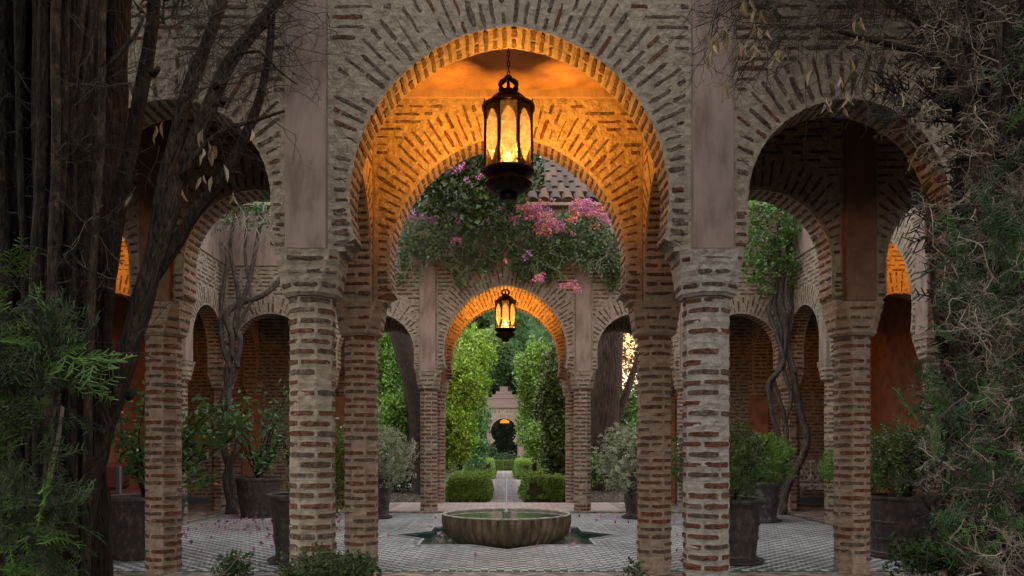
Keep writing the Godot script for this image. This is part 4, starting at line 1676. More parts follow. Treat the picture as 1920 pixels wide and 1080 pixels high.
# ---------------------------------------------------------------- garden beyond
func hedge(label: String, x0: float, x1: float, d0: float, d1: float, h: float, inner_left: bool, col: Color) -> void:
	var root := thing("box_hedge", label, "hedge", Vector3((x0 + x1) / 2, 0, -(d0 + d1) / 2), "clipped box hedges along the garden path")
	var hx := (x1 - x0) / 2
	var hz := (d1 - d0) / 2
	var mb := MB.new()
	var b := [Vector3(-hx, -0.1, hz), Vector3(hx, -0.1, hz), Vector3(hx, -0.1, -hz), Vector3(-hx, -0.1, -hz)]
	var ins := 0.12
	var t := [Vector3(-hx + ins, h - 0.04, hz - ins), Vector3(hx - ins, h - 0.04, hz - ins), Vector3(hx - ins, h - 0.04, -hz + ins), Vector3(-hx + ins, h - 0.04, -hz + ins)]
	mb.loft([b, t], true, false, true)
	piece("core", mb.done(), mat(Color(0.03, 0.035, 0.012), 0.95), root)
	var xfs := []
	var cols := []
	var n := int(clampf((hx * hz * 4.0 + 2.0 * (hx + hz) * h * 2.0) * 420.0, 500, 4200))
	for i in n:
		var p := Vector3.ZERO
		var f := rng.randf()
		var k := rng.randf()
		var ins2 := ins * f
		if k < 0.45:
			p = Vector3(rf(-hx + ins, hx - ins), h + rf(-0.02, 0.02), rf(-hz + ins, hz - ins))
		elif k < 0.7:
			p = Vector3(rf(-hx + ins2, hx - ins2), h * f, hz - ins2)
		elif k < 0.95:
			p = Vector3((-hx + ins2) if inner_left else (hx - ins2), h * f, rf(-hz + ins2, hz - ins2))
		else:
			p = Vector3((hx - ins2) if inner_left else (-hx + ins2), h * f, rf(-hz + ins2, hz - ins2))
		p += Vector3(rf(-1, 1), rf(-1, 1), rf(-1, 1)) * 0.03
		if nz.get_noise_3d(p.x * 60 + x0 * 99, p.y * 60, p.z * 60) < -0.25 and k > 0.45:
			continue
		xfs.append(Transform3D(pointing(Vector3(rf(-1, 1), 1.2, rf(-1, 1))).scaled_local(Vector3.ONE * rf(0.7, 1.3)), p))
		cols.append(tint(col, 0.4, 0.02))
	many("foliage", cluster_mesh(9, 0.05, 0.03, 0.05), M.leaf_matt, root, xfs, cols)


func shrub(called: String, label: String, cat: String, blobs: Array, leafm: Mesh, col: Color, n: int, warm: float, group: String, matt := false, lump := 0.35, fill := 0.15) -> Node3D:
	var c0: Vector3 = blobs[0][0]
	var root := thing(called, label, cat, Vector3(c0.x, -0.02, c0.z), group)
	var mb := MB.new()
	mb.smooth(true)
	var tall: float = c0.y
	tube(mb, curve_points([Vector3(0, -0.3, 0), Vector3(rf(-0.1, 0.1), tall * 0.4, rf(-0.1, 0.1)), Vector3(rf(-0.2, 0.2), tall * 1.1, rf(-0.2, 0.2))], 0.3), 0.05 + tall * 0.02, 0.03, 8, 0.2)
	for b in blobs:
		var e: Vector3 = b[0] - Vector3(c0.x, 0, c0.z)
		tube(mb, curve_points([Vector3(0, tall * 0.3, 0), e * Vector3(0.5, 0.6, 0.5) + Vector3(0, 0.1, 0), e], 0.3), 0.03 + tall * 0.008, 0.015, 6, 0.2)
	piece("trunk", mb.done(), M.bark_dark, root)
	var xfs := []
	var cols := []
	for b in blobs:
		ball_cloud(int(n * b[2]), b[0] - Vector3(c0.x, -0.02, c0.z), b[1], lump, fill, col * (b[3] if b.size() > 3 else 1.0), 0.45, warm, xfs, cols)
	many("crown", leafm, M.leaf_matt if matt else M.leaf, root, xfs, cols)
	return root


func build_garden() -> void:
	var axis := 0.03
	var path := MB.new()
	path.box(Vector3(axis, -0.15, -33.0), Vector3(0.74, 0.3, 33.6))
	piece("garden_path", path.done(), M.path, self).set_meta("kind", "structure")
	slab("cross_path", Vector3(0, -0.152, -26.0), Vector3(14, 0.3, 6.0), M.path)
	# small setts on the path
	var sb := MB.new()
	sb.box(Vector3.ZERO, Vector3(0.11, 0.014, 0.11), 0.003)
	var sm := sb.done()
	var sx := []
	var sc := []
	for j in 120:
		for i in 6:
			sx.append(Transform3D(Basis(Vector3.UP, rf(-0.03, 0.03)), Vector3(axis - 0.3 + i * 0.12, 0.003 + rf(-0.0015, 0.0015), -16.3 - j * 0.12)))
			var c := Color(0.40, 0.365, 0.345) * rf(0.75, 1.15)
			c.a = 1
			sc.append(c)
	var sett := many("paving_setts", sm, M.brick_any, self, sx, sc)
	tag(sett, "small square paving setts of the garden path", "paving", "", "stuff")
	var hc := Color(0.16, 0.26, 0.035)
	hedge("clipped box hedge at left of the path, right behind the left far column", -1.36, -0.36, 16.9, 21.0, 0.46, false, hc * 0.8)
	hedge("clipped box hedge at right of the path with a bare brown front", 0.44, 1.45, 16.9, 20.5, 0.46, true, hc * 0.75)
	hedge("second box hedge farther along at left of the path", -1.6, -0.42, 28.5, 35.0, 0.62, false, hc)
	hedge("second box hedge farther along at right of the path", 0.46, 1.6, 28.5, 35.0, 0.62, true, hc)
	hedge("low hedge across the end of the path before the garden gate", -0.75, 0.8, 39.0, 40.5, 0.42, true, hc * 0.45)
	var lf := cluster_mesh(8, 0.11, 0.06, 0.13)
	var lg := cluster_mesh(8, 0.16, 0.085, 0.2)
	var bright := Color(0.235, 0.35, 0.035)
	var mid := Color(0.14, 0.26, 0.04)
	var dark := Color(0.028, 0.05, 0.014)
	var B := func(px: float, py: float, d: float, rx: float, ry: float, k := 1.0, t := 1.0) -> Array:
		return [P(px, py, d), Vector3(rx, ry, rx) * d / FOCAL, k, t]
	var gs := "tall garden shrubs beside the path"
	shrub("garden_shrub", "tall yellowish green shrub left of the path under the small lantern", "shrub", [B.call(862, 730, 22, 42, 75), B.call(850, 820, 21.5, 36, 62), B.call(876, 665, 24, 44, 48), B.call(890, 720, 25, 22, 40, 0.5, 1.1)], lf, bright, 700, 0.05, gs)
	shrub("garden_shrub", "bluish green shrub left of the garden gate behind the yellowish one", "shrub", [B.call(890, 790, 28, 26, 60, 0.8), B.call(886, 850, 27, 26, 30, 0.5)], lf, Color(0.09, 0.2, 0.065), 650, 0.01, gs)
	shrub("garden_shrub", "ivy covered mass seen through the far arch left of the small lantern arch", "shrub", [B.call(722, 720, 22, 46, 105, 1.5), B.call(742, 790, 21, 34, 50, 0.7), B.call(700, 640, 23, 50, 60, 0.8), B.call(790, 640, 26, 30, 40, 0.6, 1.3)], lf, mid, 800, 0.02, gs)
	shrub("garden_shrub", "leafy light green shrub right of the garden gate", "shrub", [B.call(1002, 740, 24, 30, 66), B.call(996, 800, 26, 24, 44, 0.7), B.call(1008, 690, 23, 36, 44, 0.8), B.call(1012, 830, 23, 26, 36, 0.6)], lf, Color(0.20, 0.33, 0.06), 700, 0.04, gs)
	shrub("garden_shrub", "dark drooping shrub just right of the path behind the far right column", "shrub", [B.call(1040, 770, 18.6, 26, 80), B.call(1048, 860, 18.2, 26, 70, 0.8), B.call(1050, 690, 19, 22, 40, 0.5)], lf, Color(0.055, 0.085, 0.016), 480, 0.015, gs)
	shrub("garden_shrub", "round dark green shrub growing over the top of the garden gate", "shrub", [B.call(1000, 665, 50, 34, 30, 0.8), B.call(962, 684, 49.6, 40, 26), B.call(925, 700, 49.8, 24, 24, 0.5)], lg, Color(0.05, 0.11, 0.03), 420, 0.01, gs)
	shrub("garden_shrub", "pale flowering shrub high behind the gate under the small lantern", "shrub", [B.call(918, 650, 50.5, 40, 30, 1.2), B.call(945, 640, 51, 44, 26, 1.2), B.call(985, 636, 50, 44, 28, 1.2)], lg, Color(0.24, 0.36, 0.10), 420, 0.05, gs)
	shrub("garden_shrub", "low leafy plants at the foot of the gate behind the low hedge", "shrub", [B.call(945, 862, 42, 30, 9), B.call(915, 850, 42, 16, 16, 0.5)], lf, dark * 1.4, 260, 0.0, gs)
	shrub("garden_shrub", "green undergrowth under the big trunk behind the right grey bush", "shrub", [B.call(1185, 790, 24, 30, 50), B.call(1120, 800, 23, 16, 110, 0.9), B.call(1200, 840, 22, 40, 50, 0.8), B.call(1100, 880, 21, 30, 30, 0.5)], lf, Color(0.09, 0.16, 0.03), 420, 0.03, gs)
	shrub("garden_shrub", "dark undergrowth behind the left grey bush", "shrub", [B.call(745, 880, 21.5, 46, 40), B.call(700, 890, 22, 40, 40, 0.8), B.call(790, 860, 22, 16, 60, 0.6)], lf, dark * 1.5, 420, 0.01, gs)
	# trees
	var gt := "trees behind the garden"
	var spray := cypress_spray(0.55, 3, 0.012)
	for q in [[1010, 600, 46, 40, 110, "feathery blue green cypress right of the small lantern"], [1052, 640, 40, 34, 100, "feathery green cypress behind the dark drooping shrub"], [965, 560, 58, 40, 120, "tall cypress standing in the middle behind the gate"], [900, 560, 60, 48, 120, "dark cypress behind the small lantern at left"]]:
		var c := P(q[0], q[1], q[2])
		var r: Vector3 = Vector3(q[3], q[4], q[3]) * float(q[2]) / FOCAL
		var root := thing("cypress_tree", q[5], "tree", Vector3(c.x, -0.2, c.z), gt)
		var mb := MB.new()
		mb.smooth(true)
		tube(mb, [Vector3.ZERO, Vector3(0.05, c.y, 0), Vector3(0, c.y + r.y, 0)], 0.22, 0.04, 8, 0.2)
		piece("trunk", mb.done(), M.bark_dark, root)
		var xfs := []
		var cols := []
		ball_cloud(900, Vector3(0, c.y + 0.2, 0), r, 0.4, 0.2, Color(0.14, 0.27, 0.10) if q[0] > 950 else Color(0.08, 0.115, 0.03), 0.4, 0.01, xfs, cols, 1.5)
		many("crown", spray, M.leaf_matt, root, xfs, cols)
	var bg := cluster_mesh(10, 0.42, 0.24, 0.5)
	var words := ["dim broad tree behind the roof, left end of the row", "dim broad tree behind the left shrubs", "dim broad tree left of the middle behind the cypresses", "dim broad tree in the middle behind the cypresses", "dim broad tree right of the middle behind the cypresses", "dim broad tree behind the right garden column", "dim broad tree at the right end of the row behind the roof"]
	var i := 0
	for q in [[520, 560, 62, 110], [650, 540, 60, 100], [780, 560, 64, 95], [930, 500, 68, 95], [1040, 540, 62, 60], [1290, 560, 60, 85], [1410, 560, 62, 110]]:
		var d: float = q[2]
		shrub("broad_tree", words[i], "tree", [B.call(q[0], q[1], d, q[3], q[3] * 1.35), B.call(q[0] - 40, q[1] + 130, d - 3, q[3] * 0.7, 130, 0.8), B.call(q[0] + 40, q[1] + 130, d - 2, q[3] * 0.6, 130, 0.8), B.call(q[0], q[1] + 250, d - 4, q[3] * 0.8, 60, 0.5)], bg, dark * 1.3, 700, 0.0, gt, true, 0.5)
		i += 1
	# thin glowing tree before the low sun, and the two big trunks
	shrub("brown_leaved_tree", "thin tree with brown leaves letting the low sun sparkle through at right", "tree", [B.call(1165, 690, 30, 50, 75, 1.0, 1.0), B.call(1150, 600, 31, 60, 40, 0.8), B.call(1190, 770, 30, 30, 50, 0.7)], cluster_mesh(7, 0.13, 0.08, 0.2), Color(0.10, 0.05, 0.015), 210, 0.02, gt, false, 0.5, 0.1)
	var tk := thing("big_trunk", "thick straight tree trunk behind the right grey bush", "tree", Vector3.ZERO, gt)
	var mb := MB.new()
	mb.smooth(true)
	tube(mb, curve_points([P(1134, 960, 22), P(1132, 850, 22), P(1136, 740, 22), P(1142, 640, 22), P(1150, 480, 22), P(1155, 330, 22.5)], 0.25), 0.5, 0.3, 14, 0.25)
	tube(mb, curve_points([P(1150, 800, 22), P(1170, 750, 22), P(1190, 690, 22.2), P(1215, 620, 22.4)], 0.2), 0.14, 0.06, 8, 0.2)
	tube(mb, curve_points([P(1135, 700, 22), P(1120, 640, 22.3), P(1100, 560, 22.6)], 0.2), 0.16, 0.08, 8, 0.2)
	piece("trunk", mb.done(), M.bark_red, tk)
	var tl := thing("leaning_trunk", "dark leaning tree trunk behind the far arch at left", "tree", Vector3.ZERO, gt)
	mb = MB.new()
	mb.smooth(true)
	tube(mb, curve_points([P(800, 960, 20.5), P(792, 860, 20.5), P(784, 760, 20.5), P(768, 690, 20.5), P(745, 600, 20.7), P(715, 470, 21)], 0.25), 0.34, 0.26, 12, 0.25)
	piece("trunk", mb.done(), M.bark_dark, tl)
	var xfs := []
	var cols := []
	# leaf litter
	xfs = []
	cols = []
	var lit := leaf_mesh(0.07, 0.04, 0.2, 0.3)
	for k in 2600:
		var at := Vector3(rf(-5, 5), -0.03, -rf(16.4, 24.0))
		if absf(at.x) < 0.5:
			continue
		xfs.append(Transform3D(Basis.from_euler(Vector3(-PI / 2 + rf(-0.5, 0.5), rf(0, TAU), 0)), at))
		cols.append(tint(Color(0.15, 0.10, 0.06), 0.4, 0.02))
	tag(many("leaf_litter", lit, M.leaf_matt, self, xfs, cols), "dry fallen leaves on the earth of the garden", "leaf litter", "", "stuff")
	var gm := MB.new()
	gm.quad(Vector3(-30, -0.05, -16.2), Vector3(30, -0.05, -16.2), Vector3(30, -0.05, -110), Vector3(-30, -0.05, -110))
	piece("garden_earth", gm.done(), M.soil, self).set_meta("kind", "structure")
	build_gate()
	var back := thing("cypress_hedge", "tall dark clipped cypress hedge closing the garden behind the gate", "hedge", Vector3(0, -0.1, -57))
	var hb := MB.new()
	var rg := []
	for k in 9:
		var a := []
		for j in 60:
			a.append(Vector3(-48 + j * 0.9, k * 1.1, nz.get_noise_2d(j * 40.0, k * 40.0) * 1.2 - k * 0.06))
		rg.append(a)
	hb.loft(rg, false)
	piece("core", hb.done(), mat(Color(0.025, 0.04, 0.016), 0.9), back)
	var hx := []
	var hcs := []
	for k in 3200:
		hx.append(Transform3D(pointing(Vector3(rf(-1, 1), 1, rf(-0.3, 1.2))), Vector3(rf(-22, 4.5), pow(rng.randf(), 0.8) * 9.2, rf(-0.2, 0.9))))
		hcs.append(tint(Color(0.04, 0.07, 0.025), 0.4))
	many("foliage", bg, M.leaf_matt, back, hx, hcs)


func build_gate() -> void:
	var d := 48.0
	var root := thing("garden_gate", "pink crenellated gate with a keyhole brick arch at the end of the path", "gate", Vector3(0, 0, -d))
	var poly := PackedVector2Array()
	var s := d / FOCAL
	var to := func(px: float, py: float) -> Vector2:
		return Vector2(EYE.x + (px - HX) * s, EYE.y + (HY - py) * s)
	# brick front with the keyhole opening
	var cy := 2.19
	var rr := 0.82
	poly.append(Vector2(-0.9, -0.1))
	poly.append(Vector2(-0.86, -0.1))
	poly.append(Vector2(-0.86, 1.4))
	var a0 := -asin(0.62 / rr)
	for k in 25:
		var a := PI - a0 - (PI - 2 * a0) * k / 24.0
		poly.append(Vector2(cos(a) * rr, cy + sin(a) * rr))
	poly.append(Vector2(0.86, 1.4))
	poly.append(Vector2(0.86, -0.1))
	poly.append(Vector2(0.9, -0.1))
	poly.append(Vector2(0.9, 3.62))
	poly.append(Vector2(-0.9, 3.62))
	var mb := MB.new()
	var idx := Geometry2D.triangulate_polygon(poly)
	for i in range(0, idx.size(), 3):
		var a := poly[idx[i]]
		var b := poly[idx[i + 1]]
		var c := poly[idx[i + 2]]
		if (b - a).cross(c - a) < 0:
			var t := b
			b = c
			c = t
		mb.tri(Vector3(a.x, a.y, 0.2), Vector3(b.x, b.y, 0.2), Vector3(c.x, c.y, 0.2))
		mb.tri(Vector3(a.x, a.y, -0.2), Vector3(c.x, c.y, -0.2), Vector3(b.x, b.y, -0.2))
	for i in poly.size():
		var a := poly[(i + 1) % poly.size()]
		var b := poly[i]
		mb.quad(Vector3(a.x, a.y, -0.2), Vector3(b.x, b.y, -0.2), Vector3(b.x, b.y, 0.2), Vector3(a.x, a.y, 0.2))
	piece("brick_front", mb.done(), M.mortar, root)
	var h := Heap.new()
	for k in 34:
		var a := -a0 * -1.0 + 0.0
		a = a0 + (PI - 2 * a0) * (k + 0.5) / 34.0
		var o := Vector3(cos(a), sin(a), 0)
		lay(h, "voussoir", Vector3(0, cy, 0.2) + o * (rr + 0.17), o, Vector3.BACK, 0.24)
	var y := 0.1
	while y < 3.55:
		var x := -0.8
		while x < 0.82:
			if Vector2(x, y - cy).length() > rr + 0.38 and (y > 1.5 or absf(x) > 0.9):
				lay(h, "brick", Vector3(x, y, 0.2), Vector3.RIGHT, Vector3.BACK, 0.19)
			x += 0.25
		y += 0.08
	settle(h, root, 300)
	var pm: Material = mat(Color(0.26, 0.175, 0.155), 0.9)
	for q in [[-1.06, 1.8, 0.3, 3.8], [1.06, 1.8, 0.3, 3.8]]:
		var b := MB.new()
		b.box(Vector3(q[0], q[1], 0.03), Vector3(q[2], q[3], 0.5), 0.02)
		piece("pilaster", b.done(), pm, root)
	var bd := MB.new()
	bd.box(Vector3(0, 3.95, 0.04), Vector3(2.42, 0.62, 0.5), 0.03)
	bd.box(Vector3(0, 4.285, 0.04), Vector3(2.5, 0.05, 0.56), 0.02)
	piece("parapet", bd.done(), pm, root)
	for q in [[0.0, 1.5, 4.4, 0.2], [0.0, 1.0, 4.6, 0.2], [0.0, 0.5, 4.85, 0.3], [-1.12, 0.2, 4.45, 0.3], [1.12, 0.2, 4.45, 0.3]]:
		var b := MB.new()
		b.box(Vector3(q[0], q[2], 0.02), Vector3(q[1], q[3], 0.34), 0.015)
		piece("merlon", b.done(), pm, root)
	# shallow roof inside the gate, and darkness of the planting beyond
	var rb := MB.new()
	rb.box(Vector3(0, 3.3, -1.5), Vector3(2.6, 0.15, 2.5))
	rb.box(Vector3(-1.2, 1.6, -1.5), Vector3(0.2, 3.4, 2.5))
	rb.box(Vector3(1.2, 1.6, -1.5), Vector3(0.2, 3.4, 2.5))
	piece("passage", rb.done(), M.terracotta, root)
	var bk := cluster_mesh(10, 0.16, 0.07, 0.2)
	shrub("garden_shrub", "dark foliage filling the opening of the garden gate", "shrub", [[Vector3(0, 1.5, -51.5), Vector3(2.0, 2.2, 0.9), 1.0], [Vector3(0, 1.2, -53.0), Vector3(2.6, 2.6, 0.9), 1.0]], bk, Color(0.035, 0.045, 0.03), 700, 0.0, "tall garden shrubs beside the path", true)
	var lamp := MB.new()
	lathe(lamp, [[0.3, 2.72], [0.28, 2.86], [0.1, 2.96]], 12)
	var lm := StandardMaterial3D.new()
	lm.albedo_color = Color(0.9, 0.6, 0.2)
	lm.emission_enabled = true
	lm.emission = Color(1.0, 0.62, 0.2)
	lm.emission_energy_multiplier = 0.2
	piece("gate_lamp", lamp.done(), lm, root, Transform3D(Basis(), Vector3(0.05, 0.02, -0.6)))
	var l := OmniLight3D.new()
	l.name = "gate_light"
	l.position = Vector3(0.05, 2.84, -0.6)
	l.light_color = Color(1.0, 0.6, 0.25)
	l.light_energy = 0.1
	l.light_size = 0.1
	l.omni_attenuation = 2.0
	l.shadow_enabled = true
	root.add_child(l, true)


# ---------------------------------------------------------------- the two cypresses in front
func cypress_spray(size: float, depth: int, r: float) -> ArrayMesh:      # flat forking twig of scale leaves, growing along +y
	var mb := MB.new()
	var todo := [[Vector3.ZERO, Vector3.UP, size, depth]]
	while todo.size():
		var t: Array = todo.pop_back()
		var a: Vector3 = t[0]
		var dir: Vector3 = t[1]
		var l: float = t[2]
		var k: int = t[3]
		var n := 4 if k > 0 else 2
		var pts := [a]
		var p := a
		var dd := dir
		for i in n:
			dd = (dd + Vector3(rf(-0.12, 0.12), rf(-0.08, 0.14), rf(-0.12, 0.12))).normalized()
			p += dd * l / n
			pts.append(p)
			if k > 0 and i < n:
				for sg in [-1.0, 1.0]:
					if rng.randf() < 0.92:
						var side: Vector3 = (dd.cross(Vector3(0.12, 0.1, 1.0)).normalized() * sg + dd * 0.85 + Vector3(0, 0, rf(-0.3, 0.3))).normalized()
						todo.append([p - dd * l / n * rf(0.2, 0.7), side, l * rf(0.36, 0.5), k - 1])
		tube(mb, pts, r * (0.8 if k == 0 else 1.0), r * 0.55, 3)
	return mb.done()


func dead_twig(size: float, depth: int, r: float, curl := 0.35) -> ArrayMesh:
	var mb := MB.new()
	var todo := [[Vector3.ZERO, Vector3.UP, size, depth, r]]
	while todo.size():
		var t: Array = todo.pop_back()
		var p: Vector3 = t[0]
		var dd: Vector3 = t[1]
		var l: float = t[2]
		var k: int = t[3]
		var rr: float = t[4]
		var pts := [p]
		for i in 4:
			dd = (dd + Vector3(rf(-curl, curl), rf(-curl, curl), rf(-curl, curl))).normalized()
			p += dd * l / 4.0
			pts.append(p)
			if k > 0 and rng.randf() < 0.85:
				var side := (dd + dir_any() * 1.1).normalized()
				todo.append([p, side, l * rf(0.4, 0.65), k - 1, rr * 0.6])
		tube(mb, pts, rr, rr * 0.45, 4 if k > 0 else 3)
	return mb.done()


func pointing(dir: Vector3) -> Basis:
	var y := dir.normalized()
	var x := y.cross(Vector3(rf(-1, 1), rf(-1, 1), rf(-1, 1))).normalized()
	return Basis(x, y, x.cross(y))


func stem_part(root: Node3D, called: String, path: Array, d: float, r0: float, r1: float, m: Material, sides := 16, fl := 0) -> void:
	var mb := MB.new()
	mb.smooth(true)
	tube(mb, curve_points(px_path(path, d, 0.0), 0.09), r0, r1, sides, 0.28, fl, 1.0)
	piece(called, mb.done(), m, root)


func dry_leaves(root: Node3D, spots: Array, d: float, lm: ArrayMesh, ms: Array) -> void:
	for s in spots:
		var tip := P(s[0], s[1], d)
		for i in int(s[2]):
			var dir := Vector3(rf(-0.5, 0.5), -1.0, rf(-0.4, 0.4))
			piece("dry_leaf", lm, ms[rng.randi() % ms.size()], root, Transform3D(pointing(dir).scaled_local(Vector3.ONE * rf(0.7, 1.15)), tip + Vector3(rf(-0.025, 0.025), rf(-0.02, 0.02), rf(-0.02, 0.02))))


func build_cypresses() -> void:
	var dl := leaf_mesh(0.085, 0.02, 0.5, 0.2)
	var dm := [leafy(Color(0.25, 0.17, 0.09), 0.7, 0.3), leafy(Color(0.21, 0.125, 0.055), 0.7, 0.3), leafy(Color(0.30, 0.23, 0.15), 0.7, 0.3)]
	var l := thing("cypress_tree", "massive dark cypress with many fluted stems at the left edge", "tree", Vector3.ZERO, "old cypresses framing the view")
	stem_part(l, "trunk", [[118, 1330], [100, 1000], [84, 700], [66, 400], [70, 100], [70, -300], [60, -900]], 3.9, 0.24, 0.17, M.bark_dark, 22, 5)
	stem_part(l, "trunk", [[30, 1330], [14, 900], [0, 600], [-10, 300], [0, -200], [10, -700]], 3.7, 0.2, 0.13, M.bark_dark, 20, 4)
	stem_part(l, "trunk", [[120, 1330], [128, 1000], [146, 800], [172, 560], [188, 320], [206, 60], [215, -300], [225, -800]], 3.95, 0.115, 0.07, M.bark_dark, 20, 4)
	stem_part(l, "stem", [[120, 1330], [146, 1010], [184, 830], [228, 690], [262, 580], [292, 470], [340, 330], [384, 215], [430, 118], [490, 40], [560, -60]], 3.75, 0.072, 0.024, M.bark, 16, 3)
	stem_part(l, "stem", [[214, 740], [262, 590], [292, 460], [312, 340], [350, 180], [395, 60], [430, -60], [450, -300]], 3.8, 0.042, 0.024, M.bark, 14, 2)
	stem_part(l, "stem", [[190, 720], [204, 540], [222, 400], [252, 240], [285, 40], [300, -200]], 3.85, 0.034, 0.028, M.bark_dark, 12, 2)
	stem_part(l, "stem", [[150, 900], [146, 600], [140, 350], [150, 120], [160, -100], [160, -500]], 3.75, 0.11, 0.06, M.bark_dark, 14, 3)
	stem_part(l, "stem", [[96, 640], [118, 380], [150, 200], [176, 20], [190, -200]], 3.65, 0.06, 0.04, M.bark, 12, 2)
	stem_part(l, "stem", [[286, 520], [322, 470], [370, 392], [420, 330], [470, 230], [500, 130], [510, 20], [505, -80]], 3.8, 0.035, 0.014, M.bark_dark, 10, 0)
	stem_part(l, "branch", [[106, 300], [128, 268], [158, 190], [200, 128], [250, 70], [268, 34]], 3.45, 0.016, 0.007, M.bark, 8)
	stem_part(l, "branch", [[340, 330], [386, 268], [432, 240], [490, 222], [534, 208]], 3.7, 0.016, 0.006, M.bark, 8)
	stem_part(l, "branch", [[440, 104], [486, 96], [520, 130], [556, 158]], 3.7, 0.01, 0.004, M.bark, 6)
	stem_part(l, "branch", [[105, 980], [92, 900], [108, 830], [118, 760]], 2.9, 0.012, 0.006, M.twig, 8)
	stem_part(l, "branch", [[70, 1120], [88, 1030], [100, 960], [92, 900]], 2.9, 0.013, 0.009, M.twig, 8)
	for k in 15:
		var bx := rf(-10, 190)
		var lean := rf(-30, 70)
		stem_part(l, "stem", [[bx * 0.8 + 30, 1250], [bx * 0.9 + 16 + lean * 0.1, 900], [bx + lean * 0.35 + rf(-8, 8), 560], [bx + lean * 0.7 + rf(-10, 10), 280], [bx + lean * 1.1 + rf(-10, 10), 20], [bx + lean * 1.5, -300]], 3.42 + rf(-0.1, 0.25), rf(0.016, 0.04), rf(0.008, 0.022), M.bark if k % 3 == 0 else M.bark_dark, 8, 0)
	for q in [[292, 135], [418, 190], [408, 158], [246, 740], [205, 700]]:      # old cones
		var c := MB.new()
		c.smooth(true)
		tube(c, [P(q[0] - 5, q[1] + 6, 3.62), P(q[0], q[1], 3.6), P(q[0] + 5, q[1] - 6, 3.62)], 0.016, 0.014, 7, 0.5)
		piece("cone", c.done(), M.bark_dark, l)
	var tw: Array[ArrayMesh] = []
	for v in 5:
		tw.append(dead_twig(0.30, 2, 0.0036))
	var tw2: Array[ArrayMesh] = []
	for v in 5:
		tw2.append(dead_twig(0.2, 3, 0.0042, 0.42))
	var fine: Array[ArrayMesh] = []
	for v in 4:
		fine.append(dead_twig(0.30, 2, 0.0028, 0.5))
	var sp: Array[ArrayMesh] = []
	for v in 4:
		sp.append(cypress_spray(0.17, 2, 0.0032))
	var put := func(sets: Array, k: int, xf: Transform3D, c: Color) -> void:
		sets[k][0].append(xf)
		sets[k][1].append(c)
	var sets := []
	for k in 13:
		sets.append([[], []])
	var dim := Color(0.07, 0.053, 0.04)
	var pale := Color(0.21, 0.175, 0.135)
	# dead twigs among the left stems
	for i in 100:
		var p := P(rf(-20, 300) if i % 3 else rf(0, 190), rf(-20, 760), 3.55 + rf(-0.2, 0.25))
		put.call(sets, rng.randi() % 5, Transform3D(pointing(Vector3(rf(-1, 1), rf(-0.9, 0.7), rf(-0.2, 0.7))).scaled_local(Vector3.ONE * rf(0.5, 1.0)), p), tint(pale * 0.75 if rng.randf() < 0.18 else dim * 0.7, 0.3))
	for i in 130:                                                # fine dark shoots of the upper limbs
		var px := rf(330, 540)
		var p := P(px, rf(-30, 60 + 200 * (1.0 - absf(px - 410) / 160.0)), 3.75 + rf(-0.12, 0.12))
		put.call(sets, 5 + rng.randi() % 4, Transform3D(pointing(Vector3(rf(-0.6, 1), rf(-0.9, 0.5), rf(-0.4, 0.4))).scaled_local(Vector3.ONE * rf(0.5, 1.1)), p), tint(Color(0.07, 0.05, 0.04), 0.3))
	# green sprays at the lower left
	var spots := [[30, 600, 60], [70, 640, 60], [120, 690, 50], [150, 670, 30], [110, 740, 45], [40, 720, 55], [20, 800, 60], [60, 830, 40], [20, 880, 55], [40, 950, 40], [30, 1020, 55], [70, 1000, 40], [120, 1010, 25], [20, 1060, 60], [80, 1060, 50], [0, 660, 60], [0, 760, 60], [110, 950, 24], [10, 560, 40]]
	for s in spots:
		for i in 9:
			var p := P(s[0] - 34 + rf(-1, 1) * s[2], s[1] + rf(-1, 1) * s[2] * 0.8, 2.75 + rf(-0.16, 0.22))
			var c := Color(0.03, 0.052, 0.018)
			if rng.randf() < 0.3:
				c = Color(0.09, 0.18, 0.03)
			put.call(sets, 9 + rng.randi() % 4, Transform3D(pointing(Vector3(rf(-0.2, 1), rf(-0.6, 0.7), rf(-0.2, 0.8))).scaled_local(Vector3.ONE * rf(0.6, 1.1)), p), tint(c, 0.35, 0.01))
	# the crown overhead, out of the picture
	for i in 900:
		var p := P(60, 0, 3.6) + Vector3(rf(-1, 1), 0, rf(-1, 1)) * 1.1 + Vector3(-0.2, rf(0.3, 5.0), 0.1)
		put.call(sets, 9 + rng.randi() % 4, Transform3D(pointing(Vector3(rf(-0.6, 0.6), 0.7, rf(-0.6, 0.6))).scaled_local(Vector3.ONE * rf(2.0, 3.6)), p), tint(Color(0.04, 0.075, 0.025), 0.3))
	flush_sets(l, sets, tw, fine, sp)
	dry_leaves(l, [[383, 236, 2], [386, 262, 2], [378, 282, 2], [396, 278, 2], [398, 292, 1], [380, 325, 2], [394, 325, 2], [420, 310, 2], [428, 355, 2], [295, 225, 2], [283, 245, 1], [350, 350, 1], [252, 355, 1], [452, 200, 1], [470, 235, 1], [467, 145, 1]], 3.7, dl, dm)

	var r := thing("cypress_tree", "ragged cypress with grey dead twigs and green sprays at the right edge", "tree", Vector3.ZERO, "old cypresses framing the view")
	stem_part(r, "trunk", [[1850, 1330], [1856, 1000], [1850, 700], [1862, 400], [1858, 100], [1862, -300], [1860, -900]], 4.25, 0.2, 0.14, M.bark_dark, 20, 4)
	stem_part(r, "trunk", [[1960, 1330], [1950, 900], [1940, 500], [1930, 100], [1940, -500]], 4.2, 0.2, 0.14, M.bark_dark, 18, 4)
	stem_part(r, "stem", [[1760, -60], [1768, 10], [1790, 80], [1812, 170], [1830, 300], [1846, 440]], 3.9, 0.028, 0.03, M.bark, 10, 0)
